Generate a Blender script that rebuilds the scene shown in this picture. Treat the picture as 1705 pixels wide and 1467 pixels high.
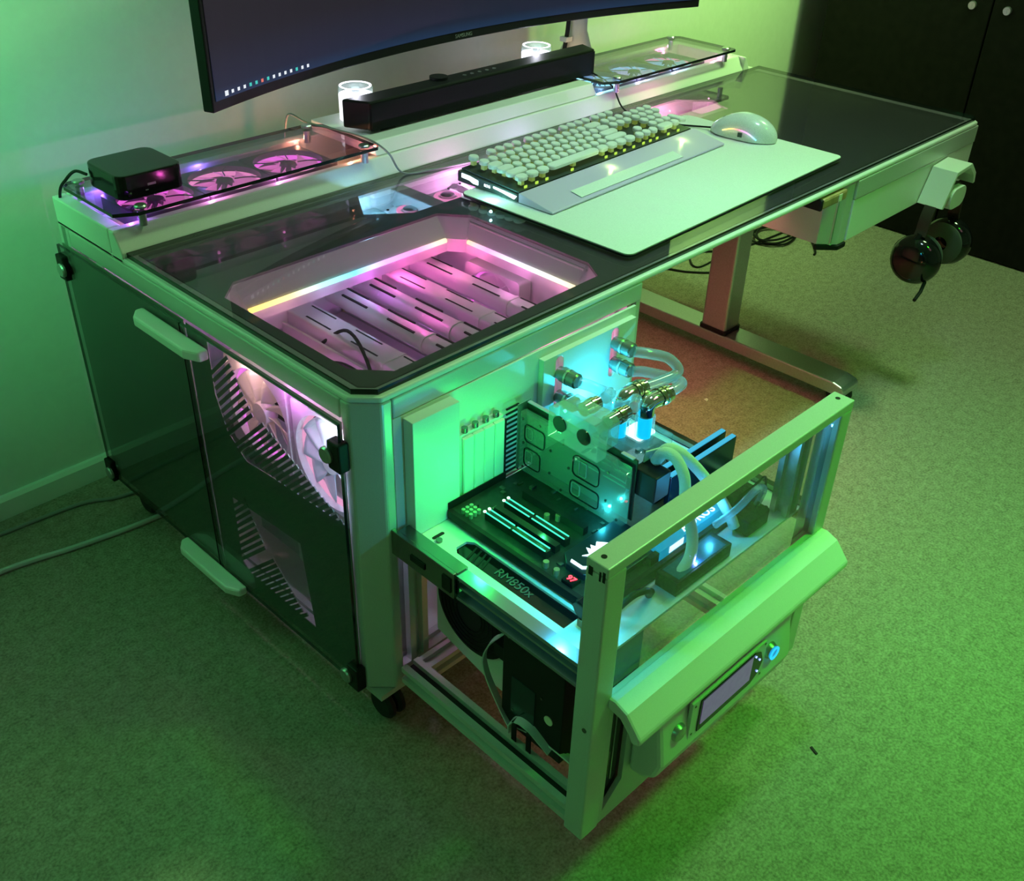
import bpy, bmesh, math, random
from mathutils import Vector, Matrix, Euler
random.seed(7)
for o in list(bpy.data.objects): bpy.data.objects.remove(o)
SC = bpy.context.scene
COL = SC.collection
PI = math.pi

# ---------------------------------------------------------------- camera
W, H = 1705, 1467
cam = bpy.data.objects.new('camera', bpy.data.cameras.new('camera'))
COL.objects.link(cam)
cam.location = (-.5514, -.7394, 1.095)
cam.rotation_mode = 'XYZ'
def Rcam(a, b, c):
    return (Matrix.Rotation(math.radians(c), 3, 'Z') @ Matrix.Rotation(math.radians(b), 3, 'Y') @ Matrix.Rotation(math.radians(a), 3, 'X'))
cam.rotation_euler = Rcam(55.9964, -1.4965, -45.5689).to_euler('XYZ')
cam.data.sensor_fit = 'HORIZONTAL'
cam.data.sensor_width = 36
cam.data.lens = 36 * 1710.65 / W
cam.data.clip_start = .01
SC.camera = cam
# ---------------------------------------------------------------- view, world, room lights
SC.view_settings.view_transform = 'Standard'
SC.view_settings.look = 'None'
SC.view_settings.gamma = 1
SC.view_settings.exposure = 0
SC.view_settings.use_curve_mapping = False
wd = bpy.data.worlds.new('world'); SC.world = wd; wd.use_nodes = True
wd.node_tree.nodes['Background'].inputs[0].default_value = (.62, .42, .52, 1)
wd.node_tree.nodes['Background'].inputs[1].default_value = .075

def area(name, loc, target, size, color, power, sy=None, spread=180):
    l = bpy.data.lights.new(name, 'AREA'); l.energy = power; l.color = color
    l.size = size
    if sy: l.shape = 'RECTANGLE'; l.size_y = sy
    l.spread = math.radians(spread)
    o = bpy.data.objects.new(name, l); COL.objects.link(o); o.location = loc
    o.rotation_euler = (Vector(target) - Vector(loc)).to_track_quat('-Z', 'Y').to_euler()
    return o
def point(name, loc, color, power, r=.002):
    l = bpy.data.lights.new(name, 'POINT'); l.energy = power; l.color = color; l.shadow_soft_size = r
    o = bpy.data.objects.new(name, l); COL.objects.link(o); o.location = loc
    return o
# colour-changing ceiling lamps of the room and a cold ceiling lamp, plus added fill lights
area('ceiling_lamp_mint', (1.75, -.22, 2.3), (.7, .1, .2), .28, (.50, 1, .38), 20)
area('desk_spot_cool', (.55, -.15, 2.35), (.75, .10, .5), .25, (.60, .90, 1), 1.1, spread=46)
area('ceiling_lamp_green', (1.05, -1.0, 2.1), (.68, -.50, .1), .2, (.03, 1, .02), 4.0, spread=56)
area('wall_lamp_green_left', (-.95, .20, 1.45), (-.55, .80, 1.09), .12, (.12, 1, .28), 8.0, spread=66)
area('fill_green_right', (1.95, .05, 1.7), (1.75, .80, .95), .12, (.46, 1, .20), 6.5, spread=80)  # unseen fill added to brighten the wall right of the monitor
area('fill_green_left', (-1.9, -.6, 1.2), (-.5, .1, .2), .2, (.05, 1, .32), 1.0)  # small green fill added from the left, not a lamp of the room
area('fill_warm', (1.0, -1.6, 2.3), (.9, .1, 0), .6, (1, .5, .55), 2.0)  # added warm fill that tints the grey wall mauve
area('underglow_red', (.78, .28, .468), (.78, .28, 0), .5, (1, .30, .24), 1.5, sy=.35, spread=130)
point('underglow_red', (.25, -.15, .085), (1, .25, .12), .10, .003)

# ---------------------------------------------------------------- materials
def mat(name, color, rough=.5, metal=0, emit=None, es=0, noise=0, nscale=200, bump=0, coat=0, spec=.5):
    m = bpy.data.materials.new(name); m.use_nodes = True
    nt = m.node_tree; b = nt.nodes['Principled BSDF']
    b.inputs['Base Color'].default_value = (*color, 1)
    b.inputs['Roughness'].default_value = rough
    b.inputs['Metallic'].default_value = metal
    b.inputs['Specular IOR Level'].default_value = spec
    if coat: b.inputs['Coat Weight'].default_value = coat
    if emit:
        b.inputs['Emission Color'].default_value = (*emit, 1); b.inputs['Emission Strength'].default_value = es
    if noise or bump:
        tc = nt.nodes.new('ShaderNodeTexCoord'); n = nt.nodes.new('ShaderNodeTexNoise')
        n.inputs['Scale'].default_value = nscale; n.inputs['Detail'].default_value = 4
        nt.links.new(tc.outputs['Object'], n.inputs['Vector'])
        if noise:
            r = nt.nodes.new('ShaderNodeValToRGB')
            r.color_ramp.elements[0].position = .3; r.color_ramp.elements[1].position = .7
            r.color_ramp.elements[0].color = (*[c * (1 - noise) for c in color], 1)
            r.color_ramp.elements[1].color = (*[min(1, c * (1 + noise)) for c in color], 1)
            nt.links.new(n.outputs['Fac'], r.inputs[0]); nt.links.new(r.outputs[0], b.inputs['Base Color'])
        if bump:
            bp = nt.nodes.new('ShaderNodeBump'); bp.inputs['Strength'].default_value = bump; bp.inputs['Distance'].default_value = .002
            nt.links.new(n.outputs['Fac'], bp.inputs['Height']); nt.links.new(bp.outputs[0], b.inputs['Normal'])
    return m
def glass(name, tint, rough=.02, refl=1.0, ior=1.5, diffuse=None, dmix=0):
    """thin tinted sheet: sees through, reflects by Fresnel, lets lamp light pass"""
    m = bpy.data.materials.new(name); m.use_nodes = True; nt = m.node_tree
    nt.nodes.remove(nt.nodes['Principled BSDF']); out = nt.nodes['Material Output']
    t = nt.nodes.new('ShaderNodeBsdfTransparent'); t.inputs[0].default_value = (*tint, 1)
    g = nt.nodes.new('ShaderNodeBsdfGlossy'); g.inputs['Roughness'].default_value = rough
    f = nt.nodes.new('ShaderNodeFresnel'); f.inputs[0].default_value = ior
    mx = nt.nodes.new('ShaderNodeMixShader')
    ge = nt.nodes.new('ShaderNodeNewGeometry'); mb2 = nt.nodes.new('ShaderNodeMath'); mb2.operation = 'MULTIPLY_ADD'
    mb2.inputs[1].default_value = 1/ior - ior; mb2.inputs[2].default_value = ior
    nt.links.new(ge.outputs['Backfacing'], mb2.inputs[0]); nt.links.new(mb2.outputs[0], f.inputs[0])
    mul = nt.nodes.new('ShaderNodeMath'); mul.operation = 'MULTIPLY'; mul.inputs[1].default_value = refl
    nt.links.new(f.outputs[0], mul.inputs[0]); nt.links.new(mul.outputs[0], mx.inputs[0])
    src = t
    if diffuse:
        d = nt.nodes.new('ShaderNodeBsdfTranslucent'); d.inputs[0].default_value = (*diffuse, 1)
        d2 = nt.nodes.new('ShaderNodeBsdfDiffuse'); d2.inputs[0].default_value = (*diffuse, 1)
        a = nt.nodes.new('ShaderNodeMixShader'); a.inputs[0].default_value = .5
        nt.links.new(d.outputs[0], a.inputs[1]); nt.links.new(d2.outputs[0], a.inputs[2])
        m2 = nt.nodes.new('ShaderNodeMixShader'); m2.inputs[0].default_value = dmix
        nt.links.new(t.outputs[0], m2.inputs[1]); nt.links.new(a.outputs[0], m2.inputs[2]); src = m2
    nt.links.new(src.outputs[0], mx.inputs[1]); nt.links.new(g.outputs[0], mx.inputs[2])
    nt.links.new(mx.outputs[0], out.inputs['Surface'])
    return m
def emis(name, color, s):
    return mat(name, (.02, .02, .02), .5, emit=color, es=s)
def emis_ramp(name, axis, lo, hi, stops, s):
    """LED strip whose diodes show different colours along its length"""
    m = bpy.data.materials.new(name); m.use_nodes = True; nt = m.node_tree; b = nt.nodes['Principled BSDF']
    b.inputs['Base Color'].default_value = (.02, .02, .02, 1)
    tc = nt.nodes.new('ShaderNodeTexCoord'); sp = nt.nodes.new('ShaderNodeSeparateXYZ'); mr = nt.nodes.new('ShaderNodeMapRange')
    mr.inputs['From Min'].default_value = lo; mr.inputs['From Max'].default_value = hi
    r = nt.nodes.new('ShaderNodeValToRGB'); els = r.color_ramp.elements
    els[0].position = stops[0][0]; els[0].color = (*stops[0][1], 1); els[1].position = stops[-1][0]; els[1].color = (*stops[-1][1], 1)
    for p_, c in stops[1:-1]:
        e = els.new(p_); e.color = (*c, 1)
    nt.links.new(tc.outputs['Object'], sp.inputs[0]); nt.links.new(sp.outputs[axis], mr.inputs['Value'])
    nt.links.new(mr.outputs[0], r.inputs[0]); nt.links.new(r.outputs[0], b.inputs['Emission Color'])
    b.inputs['Emission Strength'].default_value = s
    return m
M = {}
M['white'] = mat('white_powder_coat', (.78, .78, .77), .42, noise=.03, nscale=900, bump=.06)
M['whiteplain'] = mat('white_plastic', (.74, .74, .75), .35)
M['alu'] = mat('white_coated_aluminium', (.62, .63, .62), .38, metal=.25, noise=.04, nscale=700)
M['silver'] = mat('brushed_silver', (.52, .53, .55), .3, metal=.9, noise=.08, nscale=300)
M['steel'] = mat('dark_zinc_steel', (.24, .25, .24), .25, metal=1)
M['chrome'] = mat('chrome', (.92, .92, .93), .06, metal=1)
M['black'] = mat('black_plastic', (.009, .009, .010), .5, spec=.25)
M['blackgloss'] = mat('black_gloss', (.006, .006, .007), .08)
M['blackmatte'] = mat('black_matte', (.008, .008, .009), .8)
M['print'] = mat('dark_printed_border', (.17, .19, .17), .5)
M['rubber'] = mat('black_rubber', (.01, .01, .01), .7)
M['wood'] = mat('oak_veneer', (.42, .24, .12), .5, noise=.25, nscale=60)
M['label'] = mat('paper_label', (.8, .72, .6), .6)
M['cabinet'] = mat('black_wood_grain', (.007, .0055, .005), .7, noise=.4, nscale=40, bump=.2, spec=.2)
M['cable_w'] = mat('white_cable_jacket', (.55, .58, .62), .5)
M['cable_g'] = mat('grey_cable_jacket', (.25, .26, .27), .5)
M['pad'] = mat('white_desk_mat', (.70, .72, .70), .75, noise=.05, nscale=500)
M['cap'] = mat('white_keycap', (.80, .80, .79), .4)
M['rgbplastic'] = mat('clear_key_switch', (.5, .55, .3), .3, emit=(.35, .45, .05), es=.25)
M['kbplate'] = mat('dark_keyboard_plate', (.05, .07, .07), .35, metal=.4)
M['lavender'] = mat('silver_wrist_rest', (.62, .50, .80), .35, metal=.2)
M['fabric'] = mat('soundbar_cloth', (.010, .010, .011), .9, bump=.3, nscale=1500, spec=.15)
M['board'] = mat('dark_circuit_board', (.012, .022, .018), .35, noise=.5, nscale=150)
M['slot'] = mat('black_slot', (.01, .01, .012), .3)
M['gold'] = mat('gold_pins', (.7, .45, .12), .3, metal=1)
M['tglass'] = glass('tabletop_glass', (.74, .70, .76), refl=1.15)
M['sglass'] = glass('side_glass', (.70, .76, .76), refl=1.0)
M['pglass'] = glass('smoked_cover_glass', (.72, .65, .76), refl=1.0)
M['dglass'] = glass('drawer_glass', (.80, .84, .84), refl=1.0)
M['gedge'] = mat('dark_glass_edge', (.010, .018, .016), .12)
M['acryl'] = glass('clear_acrylic', (.90, .94, .93), refl=1.3, diffuse=(.7, .85, .8), dmix=.15)
M['acryl_thick'] = glass('thick_clear_acrylic', (.88, .94, .92), refl=1.5, diffuse=(.6, .8, .75), dmix=.30)
M['tube'] = glass('soft_clear_tube', (.85, .9, .92), refl=1.0, diffuse=(.7, .8, .85), dmix=.3)
M['frost'] = glass('frosted_blade', (.7, .7, .75), rough=.3, refl=.6, diffuse=(.8, .8, .85), dmix=.6)
M['coolant'] = mat('cyan_lit_coolant', (.02, .25, .5), .1, emit=(0, .55, 1), es=1.2)

# carpet and walls
def carpet():
    m = mat('grey_loop_carpet', (.30, .30, .29), .95)
    nt = m.node_tree; b = nt.nodes['Principled BSDF']
    tc = nt.nodes.new('ShaderNodeTexCoord'); n = nt.nodes.new('ShaderNodeTexNoise'); n.inputs['Scale'].default_value = 260; n.inputs['Detail'].default_value = 6
    n2 = nt.nodes.new('ShaderNodeTexNoise'); n2.inputs['Scale'].default_value = 60; n2.inputs['Detail'].default_value = 6; n2.inputs['Roughness'].default_value = .8
    nt.links.new(tc.outputs['Object'], n.inputs['Vector']); nt.links.new(tc.outputs['Object'], n2.inputs['Vector'])
    add = nt.nodes.new('ShaderNodeMath'); add.operation = 'ADD'; nt.links.new(n.outputs['Fac'], add.inputs[0]); nt.links.new(n2.outputs['Fac'], add.inputs[1])
    r = nt.nodes.new('ShaderNodeValToRGB'); r.color_ramp.elements[0].position = .36; r.color_ramp.elements[1].position = .62
    hf = nt.nodes.new('ShaderNodeMath'); hf.operation = 'MULTIPLY'; hf.inputs[1].default_value = .5; nt.links.new(add.outputs[0], hf.inputs[0])
    r.color_ramp.elements[0].color = (.17, .145, .115, 1); r.color_ramp.elements[1].color = (.42, .37, .30, 1)
    nt.links.new(hf.outputs[0], r.inputs[0]); nt.links.new(r.outputs[0], b.inputs['Base Color'])
    bp = nt.nodes.new('ShaderNodeBump'); bp.inputs['Strength'].default_value = .8; bp.inputs['Distance'].default_value = .004
    nt.links.new(hf.outputs[0], bp.inputs['Height']); nt.links.new(bp.outputs[0], b.inputs['Normal'])
    return m
M['carpet'] = carpet()
M['wall'] = mat('white_wall_paint', (.66, .66, .66), .8, noise=.02, nscale=60, bump=.25)
M['base'] = mat('white_baseboard', (.72, .72, .74), .5)
M['skirtgap'] = mat('brown_floor_edge', (.10, .06, .05), .8)

# ---------------------------------------------------------------- mesh builder
class MB:
    def __init__(s): s.bm = bmesh.new()
    def box(s, x0, x1, y0, y1, z0, z1):
        vs = [s.bm.verts.new(v) for v in ((x0,y0,z0),(x1,y0,z0),(x1,y1,z0),(x0,y1,z0),(x0,y0,z1),(x1,y0,z1),(x1,y1,z1),(x0,y1,z1))]
        for f in ((0,3,2,1),(4,5,6,7),(0,1,5,4),(1,2,6,5),(2,3,7,6),(3,0,4,7)): s.bm.faces.new([vs[i] for i in f])
        return s
    def prism(s, poly, a, b, axis='z'):
        """poly of 2D points; axis z:(x,y), x:(y,z), y:(x,z)"""
        def P(p, t): return {'z': (p[0], p[1], t), 'x': (t, p[0], p[1]), 'y': (p[0], t, p[1])}[axis]
        A = [s.bm.verts.new(P(p, a)) for p in poly]; B = [s.bm.verts.new(P(p, b)) for p in poly]
        n = len(poly); s.bm.faces.new(A); s.bm.faces.new(B[::-1])
        for i in range(n): s.bm.faces.new((A[i], B[i], B[(i+1) % n], A[(i+1) % n]))
        return s
    def plate(s, outer, holes, a, b, axis='z'):
        def P(p, t): return {'z': (p[0], p[1], t), 'x': (t, p[0], p[1]), 'y': (p[0], t, p[1])}[axis]
        t = bmesh.new(); es = []
        for loop in [outer] + holes:
            vs = [t.verts.new(P(p, a)) for p in loop]
            for i in range(len(vs)): es.append(t.edges.new((vs[i], vs[(i+1) % len(vs)])))
        bmesh.ops.triangle_fill(t, use_beauty=True, use_dissolve=False, edges=es)
        g = bmesh.ops.extrude_face_region(t, geom=t.faces[:])
        d = Vector(P((0, 0), b)) - Vector(P((0, 0), a))
        bmesh.ops.translate(t, vec=d, verts=[v for v in g['geom'] if isinstance(v, bmesh.types.BMVert)])
        bmesh.ops.recalc_face_normals(t, faces=t.faces[:])
        me = bpy.data.meshes.new('t'); t.to_mesh(me); t.free(); s.bm.from_mesh(me); bpy.data.meshes.remove(me)
        return s
    def cyl(s, p0, p1, r0, r1=None, n=24, cap=True):
        r1 = r0 if r1 is None else r1
        return s.tube([p0, p1], [r0, r1], n, cap)
    def tube(s, pts, r, n=10, cap=True, smooth=0):
        pts = [Vector(p) for p in pts]
        if smooth and len(pts) > 2:
            out = []
            Q = [pts[0]*2-pts[1]] + pts + [pts[-1]*2-pts[-2]]
            for i in range(1, len(Q)-2):
                for k in range(smooth):
                    t = k/smooth; a, b, c, d = Q[i-1:i+3]
                    out.append(.5*((2*b)+(c-a)*t+(2*a-5*b+4*c-d)*t*t+(3*b-3*c+d-a)*t**3))
            out.append(pts[-1]); pts = out
        rs = r if isinstance(r, (list, tuple)) else [r]*len(pts)
        if len(rs) != len(pts): rs = [rs[0]]*len(pts)
        rings = []; up = None
        for i, p in enumerate(pts):
            d = (pts[min(i+1, len(pts)-1)] - pts[max(i-1, 0)])
            if d.length < 1e-9: d = Vector((0, 0, 1))
            d.normalize()
            if up is None:
                up = Vector((0, 0, 1)) if abs(d.z) < .9 else Vector((1, 0, 0))
            u = d.cross(up)
            if u.length < 1e-6: u = d.orthogonal()
            u.normalize(); v = u.cross(d).normalized(); up = v
            rings.append([s.bm.verts.new(p + rs[i]*(math.cos(2*PI*k/n)*u + math.sin(2*PI*k/n)*v)) for k in range(n)])
        for a, b in zip(rings, rings[1:]):
            for k in range(n): s.bm.faces.new((a[k], a[(k+1) % n], b[(k+1) % n], b[k]))
        if cap: s.bm.faces.new(rings[0][::-1]); s.bm.faces.new(rings[-1])
        return s
    def ribbon(s, pts, w, t, side=(0, 0, 1), smooth=8):
        """flat cable: strip of width w along side, thickness t"""
        pts = [Vector(p) for p in pts]; out = []
        Q = [pts[0]*2-pts[1]] + pts + [pts[-1]*2-pts[-2]]
        for i in range(1, len(Q)-2):
            for k in range(smooth):
                q = k/smooth; a, b, c, d = Q[i-1:i+3]
                out.append(.5*((2*b)+(c-a)*q+(2*a-5*b+4*c-d)*q*q+(3*b-3*c+d-a)*q**3))
        out.append(pts[-1]); sd = Vector(side).normalized(); rings = []
        for i, p in enumerate(out):
            d = (out[min(i+1, len(out)-1)] - out[max(i-1, 0)]).normalized(); nn = d.cross(sd)
            nn = nn.normalized() if nn.length > 1e-6 else Vector((1, 0, 0))
            rings.append([s.bm.verts.new(p + a*sd*w/2 + b*nn*t/2) for a, b in ((-1,-1),(1,-1),(1,1),(-1,1))])
        for a, b in zip(rings, rings[1:]):
            for k in range(4): s.bm.faces.new((a[k], a[(k+1) % 4], b[(k+1) % 4], b[k]))
        s.bm.faces.new(rings[0][::-1]); s.bm.faces.new(rings[-1])
        return s
    def ring(s, c, r0, r1, h, axis='z', n=48):
        """flat annulus of height h starting at c along axis"""
        c = Vector(c); ax = {'x': Vector((1,0,0)), 'y': Vector((0,1,0)), 'z': Vector((0,0,1))}[axis]
        u = {'x': Vector((0,1,0)), 'y': Vector((0,0,1)), 'z': Vector((1,0,0))}[axis]; v = ax.cross(u)
        L = [[s.bm.verts.new(c + r*(math.cos(2*PI*k/n)*u+math.sin(2*PI*k/n)*v) + ax*t) for k in range(n)] for r, t in ((r0,0),(r1,0),(r1,h),(r0,h))]
        for i in range(4):
            a, b = L[i], L[(i+1) % 4]
            for k in range(n): s.bm.faces.new((a[k], a[(k+1) % n], b[(k+1) % n], b[k]))
        return s
    def lathe(s, c, prof, n=32, axis='z'):
        """prof: (r, t) list revolved about axis through c; r=0 ends closed"""
        c = Vector(c); ax = {'x': Vector((1,0,0)), 'y': Vector((0,1,0)), 'z': Vector((0,0,1))}[axis]
        u = {'x': Vector((0,1,0)), 'y': Vector((0,0,1)), 'z': Vector((1,0,0))}[axis]; v = ax.cross(u); L = []
        for r, t in prof:
            if r < 1e-6: L.append([s.bm.verts.new(c + ax*t)])
            else: L.append([s.bm.verts.new(c + r*(math.cos(2*PI*k/n)*u+math.sin(2*PI*k/n)*v) + ax*t) for k in range(n)])
        for a, b in zip(L, L[1:]):
            if len(a) == 1 and len(b) == 1: continue
            for k in range(n):
                if len(a) == 1: s.bm.faces.new((a[0], b[(k+1) % n], b[k]))
                elif len(b) == 1: s.bm.faces.new((a[k], a[(k+1) % n], b[0]))
                else: s.bm.faces.new((a[k], a[(k+1) % n], b[(k+1) % n], b[k]))
        return s
    def quad(s, *ps):
        s.bm.faces.new([s.bm.verts.new(p) for p in ps]); return s
    def slotbar(s, x0, x1, y0, y1, z0, z1, axis, g=.40, d=.30):
        """T-slot extrusion: rectangular bar with a groove in each long side"""
        def prof(a0, a1, b0, b1):
            ca, cb = (a0+a1)/2, (b0+b1)/2; m = min(a1-a0, b1-b0); w = m*g/2; e = m*d
            return [(a0,b0),(ca-w,b0),(ca-w,b0+e),(ca+w,b0+e),(ca+w,b0),(a1,b0),(a1,cb-w),(a1-e,cb-w),(a1-e,cb+w),(a1,cb+w),(a1,b1),
                    (ca+w,b1),(ca+w,b1-e),(ca-w,b1-e),(ca-w,b1),(a0,b1),(a0,cb+w),(a0+e,cb+w),(a0+e,cb-w),(a0,cb-w)]
        if axis == 'z': return s.prism(prof(x0, x1, y0, y1), z0, z1, 'z')
        if axis == 'y': return s.prism(prof(x0, x1, z0, z1), y0, y1, 'y')
        return s.prism(prof(y0, y1, z0, z1), x0, x1, 'x')
def rrect(x0, x1, y0, y1, r, n=5):
    out = []
    for cx, cy, a0 in ((x1-r, y1-r, 0), (x0+r, y1-r, 90), (x0+r, y0+r, 180), (x1-r, y0+r, 270)):
        for k in range(n+1):
            a = math.radians(a0 + 90*k/n); out.append((cx+r*math.cos(a), cy+r*math.sin(a)))
    return out

# ---------------------------------------------------------------- objects
OFF = {}
DROT = -.0148
DORG = Vector((.0249, 0, 0))
def thing(name, label, cat, loc=(0, 0, 0), rz=0, group=None, drawer=False, rot=None):
    """Empty at the base of a thing; its parts are authored in room coordinates around loc"""
    o = bpy.data.objects.new(name, None); COL.objects.link(o); o.empty_display_size = .02
    L = Vector(loc); OFF[o.name] = L
    if drawer:
        R = Matrix.Rotation(DROT, 3, 'Z'); o.location = DORG + R @ (L - DORG); rz += DROT
    else: o.location = L
    o.rotation_euler = rot if rot else (0, 0, rz)
    o['label'] = label; o['category'] = cat
    if group: o['group'] = group
    return o
def part(name, mb, m, parent=None, *, smooth=False, bevel=0, label=None, kind=None, local=False, seg=2, edge=None):
    bmesh.ops.recalc_face_normals(mb.bm, faces=mb.bm.faces[:])
    me = bpy.data.meshes.new(name)
    if parent is not None and not local:
        bmesh.ops.translate(mb.bm, vec=-OFF[parent.name], verts=mb.bm.verts[:])
    mb.bm.to_mesh(me); mb.bm.free()
    if isinstance(m, (list, tuple)):
        for q in m: me.materials.append(q)
    else: me.materials.append(m)
    if smooth:
        for p in me.polygons: p.use_smooth = True
        try: me.set_sharp_from_angle(angle=math.radians(35))
        except Exception: pass
    if edge:
        ax, em = edge; me.materials.append(em)
        for p in me.polygons:
            if abs(p.normal[ax]) < .5: p.material_index = 1
    o = bpy.data.objects.new(name, me); COL.objects.link(o)
    if parent is not None:
        o.parent = parent; OFF[o.name] = OFF[parent.name]
    if bevel:
        b = o.modifiers.new('bevel', 'BEVEL'); b.width = bevel; b.segments = seg; b.limit_method = 'ANGLE'; b.angle_limit = math.radians(30); b.harden_normals = False
    if label: o['label'] = label
    if kind: o['kind'] = kind
    return o
def tag(o, label, cat, group=None):
    o['label'] = label; o['category'] = cat
    if group: o['group'] = group
    return o
def dup(root, loc, label, group=None, rz=0, rot=None, drawer=False):
    def cp(o, par):
        c = o.copy(); COL.objects.link(c); c.parent = par
        for ch in [q for q in ALLCH.get(o.name, [])]: cp(ch, c)
        return c
    ALLCH = {}
    for q in bpy.data.objects:
        if q.parent: ALLCH.setdefault(q.parent.name, []).append(q)
    r = cp(root, None)
    L = Vector(loc)
    if drawer:
        R = Matrix.Rotation(DROT, 3, 'Z'); r.location = DORG + R @ (L - DORG); r.rotation_euler = rot if rot else (0, 0, rz + DROT)
    else:
        r.location = L; r.rotation_euler = rot if rot else (0, 0, rz)
    r['label'] = label
    if group: r['group'] = group
    return r
def many(name, pieces, m, parent, **k):
    for f in pieces: part(name, f(MB()), m, parent, **k)
def text_part(name, txt, size, m, parent, loc, xdir, updir, depth=.0004, align='CENTER', local=False):
    c = bpy.data.curves.new(name, 'FONT'); c.body = txt; c.size = size; c.extrude = depth; c.align_x = align; c.align_y = 'CENTER'
    t = bpy.data.objects.new('tmp', c); COL.objects.link(t)
    dg = bpy.context.evaluated_depsgraph_get(); me = bpy.data.meshes.new_from_object(t.evaluated_get(dg))
    bpy.data.objects.remove(t)
    x = Vector(xdir).normalized(); y = Vector(updir).normalized(); z = x.cross(y).normalized(); y = z.cross(x)
    R = Matrix((x, y, z)).transposed().to_4x4()
    off = Vector(loc) - (OFF[parent.name] if (parent is not None and not local) else Vector())
    me.transform(Matrix.Translation(off) @ R)
    me.materials.clear(); me.materials.append(m)
    o = bpy.data.objects.new(name, me); COL.objects.link(o)
    if parent is not None: o.parent = parent; OFF[o.name] = OFF[parent.name]
    return o
def struct(name, mb, m, **k):
    o = part(name, mb, m, **k); o['kind'] = 'structure'; return o

# ================================================================ the room
struct('floor', MB().box(-3, 2.9, -3, .83, -.05, 0), M['carpet'])
struct('wall_back', MB().box(-3, 2.9, .806, .86, -.05, 2.45), M['wall'])
struct('wall_right', MB().box(2.70, 2.76, -3, .86, -.05, 2.45), M['wall'])
struct('wall_left', MB().box(-3.05, -3, -3, .86, -.05, 2.45), M['wall'])
struct('wall_front', MB().box(-3, 2.9, -3.05, -3, -.05, 2.45), M['wall'])
struct('ceiling', MB().box(-3.05, 2.9, -3.05, .86, 2.45, 2.5), M['wall'])
struct('baseboard_back', MB().prism([(.806, 0), (.794, 0), (.794, .034), (.799, .040), (.806, .040)], -3, 2.7, 'x'), M['base'])

# ================================================================ wardrobe
cb = thing('wardrobe', 'tall black wood-grain wardrobe with two doors behind the right end of the desk', 'wardrobe', (2.15, 0, 0))
part('carcass', MB().box(2.172, 2.66, -.62, .703, 0, 2.1), M['cabinet'], cb)
for y0, y1, yl in ((.272, .703, .318), (-.16, .268, .232), (-.60, -.164, -.2)):
    d = part('door', MB().box(2.15, 2.170, y0, y1, .004, 2.09), M['cabinet'], cb, bevel=.002)
    if yl > 0: part('door_lock', MB().lathe((2.15, yl, .604), [(0, -.006), (.009, -.006), (.0105, -.003), (.0105, .001)], 20, 'x').box(2.1432, 2.1445, yl-.001, yl+.001, .599, .609), M['silver'], d, smooth=True)

# ================================================================ desk
L = 1.524
desk = thing('computer_desk', 'white height-adjustable computer desk with dark glass top and lit computer pedestal', 'desk', (0, 0, 0))
ch = [(0, .026), (.026, 0), (.040, 0), (.040, .040), (0, .040)]
part('corner_post', MB().prism(ch, .075, .511), M['alu'], desk, bevel=.0025)
part('corner_post', MB().slotbar(0, .030, .663, .693, .075, .511, 'z'), M['alu'], desk)
part('corner_post', MB().slotbar(.446, .474, .002, .030, .075, .485, 'z'), M['alu'], desk)
part('corner_post', MB().slotbar(.446, .474, .663, .693, .075, .511, 'z'), M['alu'], desk)
part('slide_post', MB().slotbar(.058, .088, .006, .036, .098, .325, 'z'), M['alu'], desk)
part('top_rail', MB().box(0, .028, .041, .663, .4847, .511), M['alu'], desk, bevel=.002)
part('top_rail', MB().box(.041, .474, 0, .028, .4847, .511), M['alu'], desk, bevel=.002)
part('top_rail', MB().box(.446, .474, .031, .663, .4847, .511), M['alu'], desk, bevel=.002)
part('bottom_rail', MB().slotbar(.001, .029, .041, .662, .077, .100, 'y'), M['alu'], desk)
part('bottom_rail', MB().slotbar(.041, .446, .006, .034, .075, .098, 'x'), M['alu'], desk)
part('bottom_rail', MB().slotbar(.446, .474, .031, .662, .077, .100, 'y'), M['alu'], desk)
part('bottom_panel', MB().box(.030, .445, .035, .66, .078, .084), M['white'], desk)
part('caster_plate', MB().box(.002, .060, .002, .060, .066, .0745), M['alu'], desk)
# tabletop
tr = [(0, .693), (0, .026), (.026, 0), (L-.012, 0), (L, .012), (L, .693)]
inn = [(.022, .68), (.022, .035), (.035, .022), (L-.022, .022), (L-.022, .68)]
part('edge_trim', MB().plate(tr, [inn], .5112, .5188), M['white'], desk, bevel=.0025)
gl = .0065
gp = [(gl, .503), (gl, .026+.001), (.027, gl), (L-.013, gl), (L-gl, .013), (L-gl, .503)]
W1 = [(.036, .316), (.068, .347), (.419, .347), (.452, .308), (.452, .078), (.430, .043), (.073, .034), (.038, .072)]
W2 = [(.335, .415), (.375, .478), (1.18, .478), (1.235, .428), (1.21, .372), (.395, .372)]
pb = [(.0225, .503), (.0225, .0355), (.0355, .0225), (L-.0225, .0225), (L-.0225, .503)]
part('printed_glass_border', MB().plate(pb, [W1, W2], .5150, .5188), M['print'], desk)
part('tabletop_glass', MB().prism(gp, .5192, .5262), M['tglass'], desk, edge=(2, M['gedge']))
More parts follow.
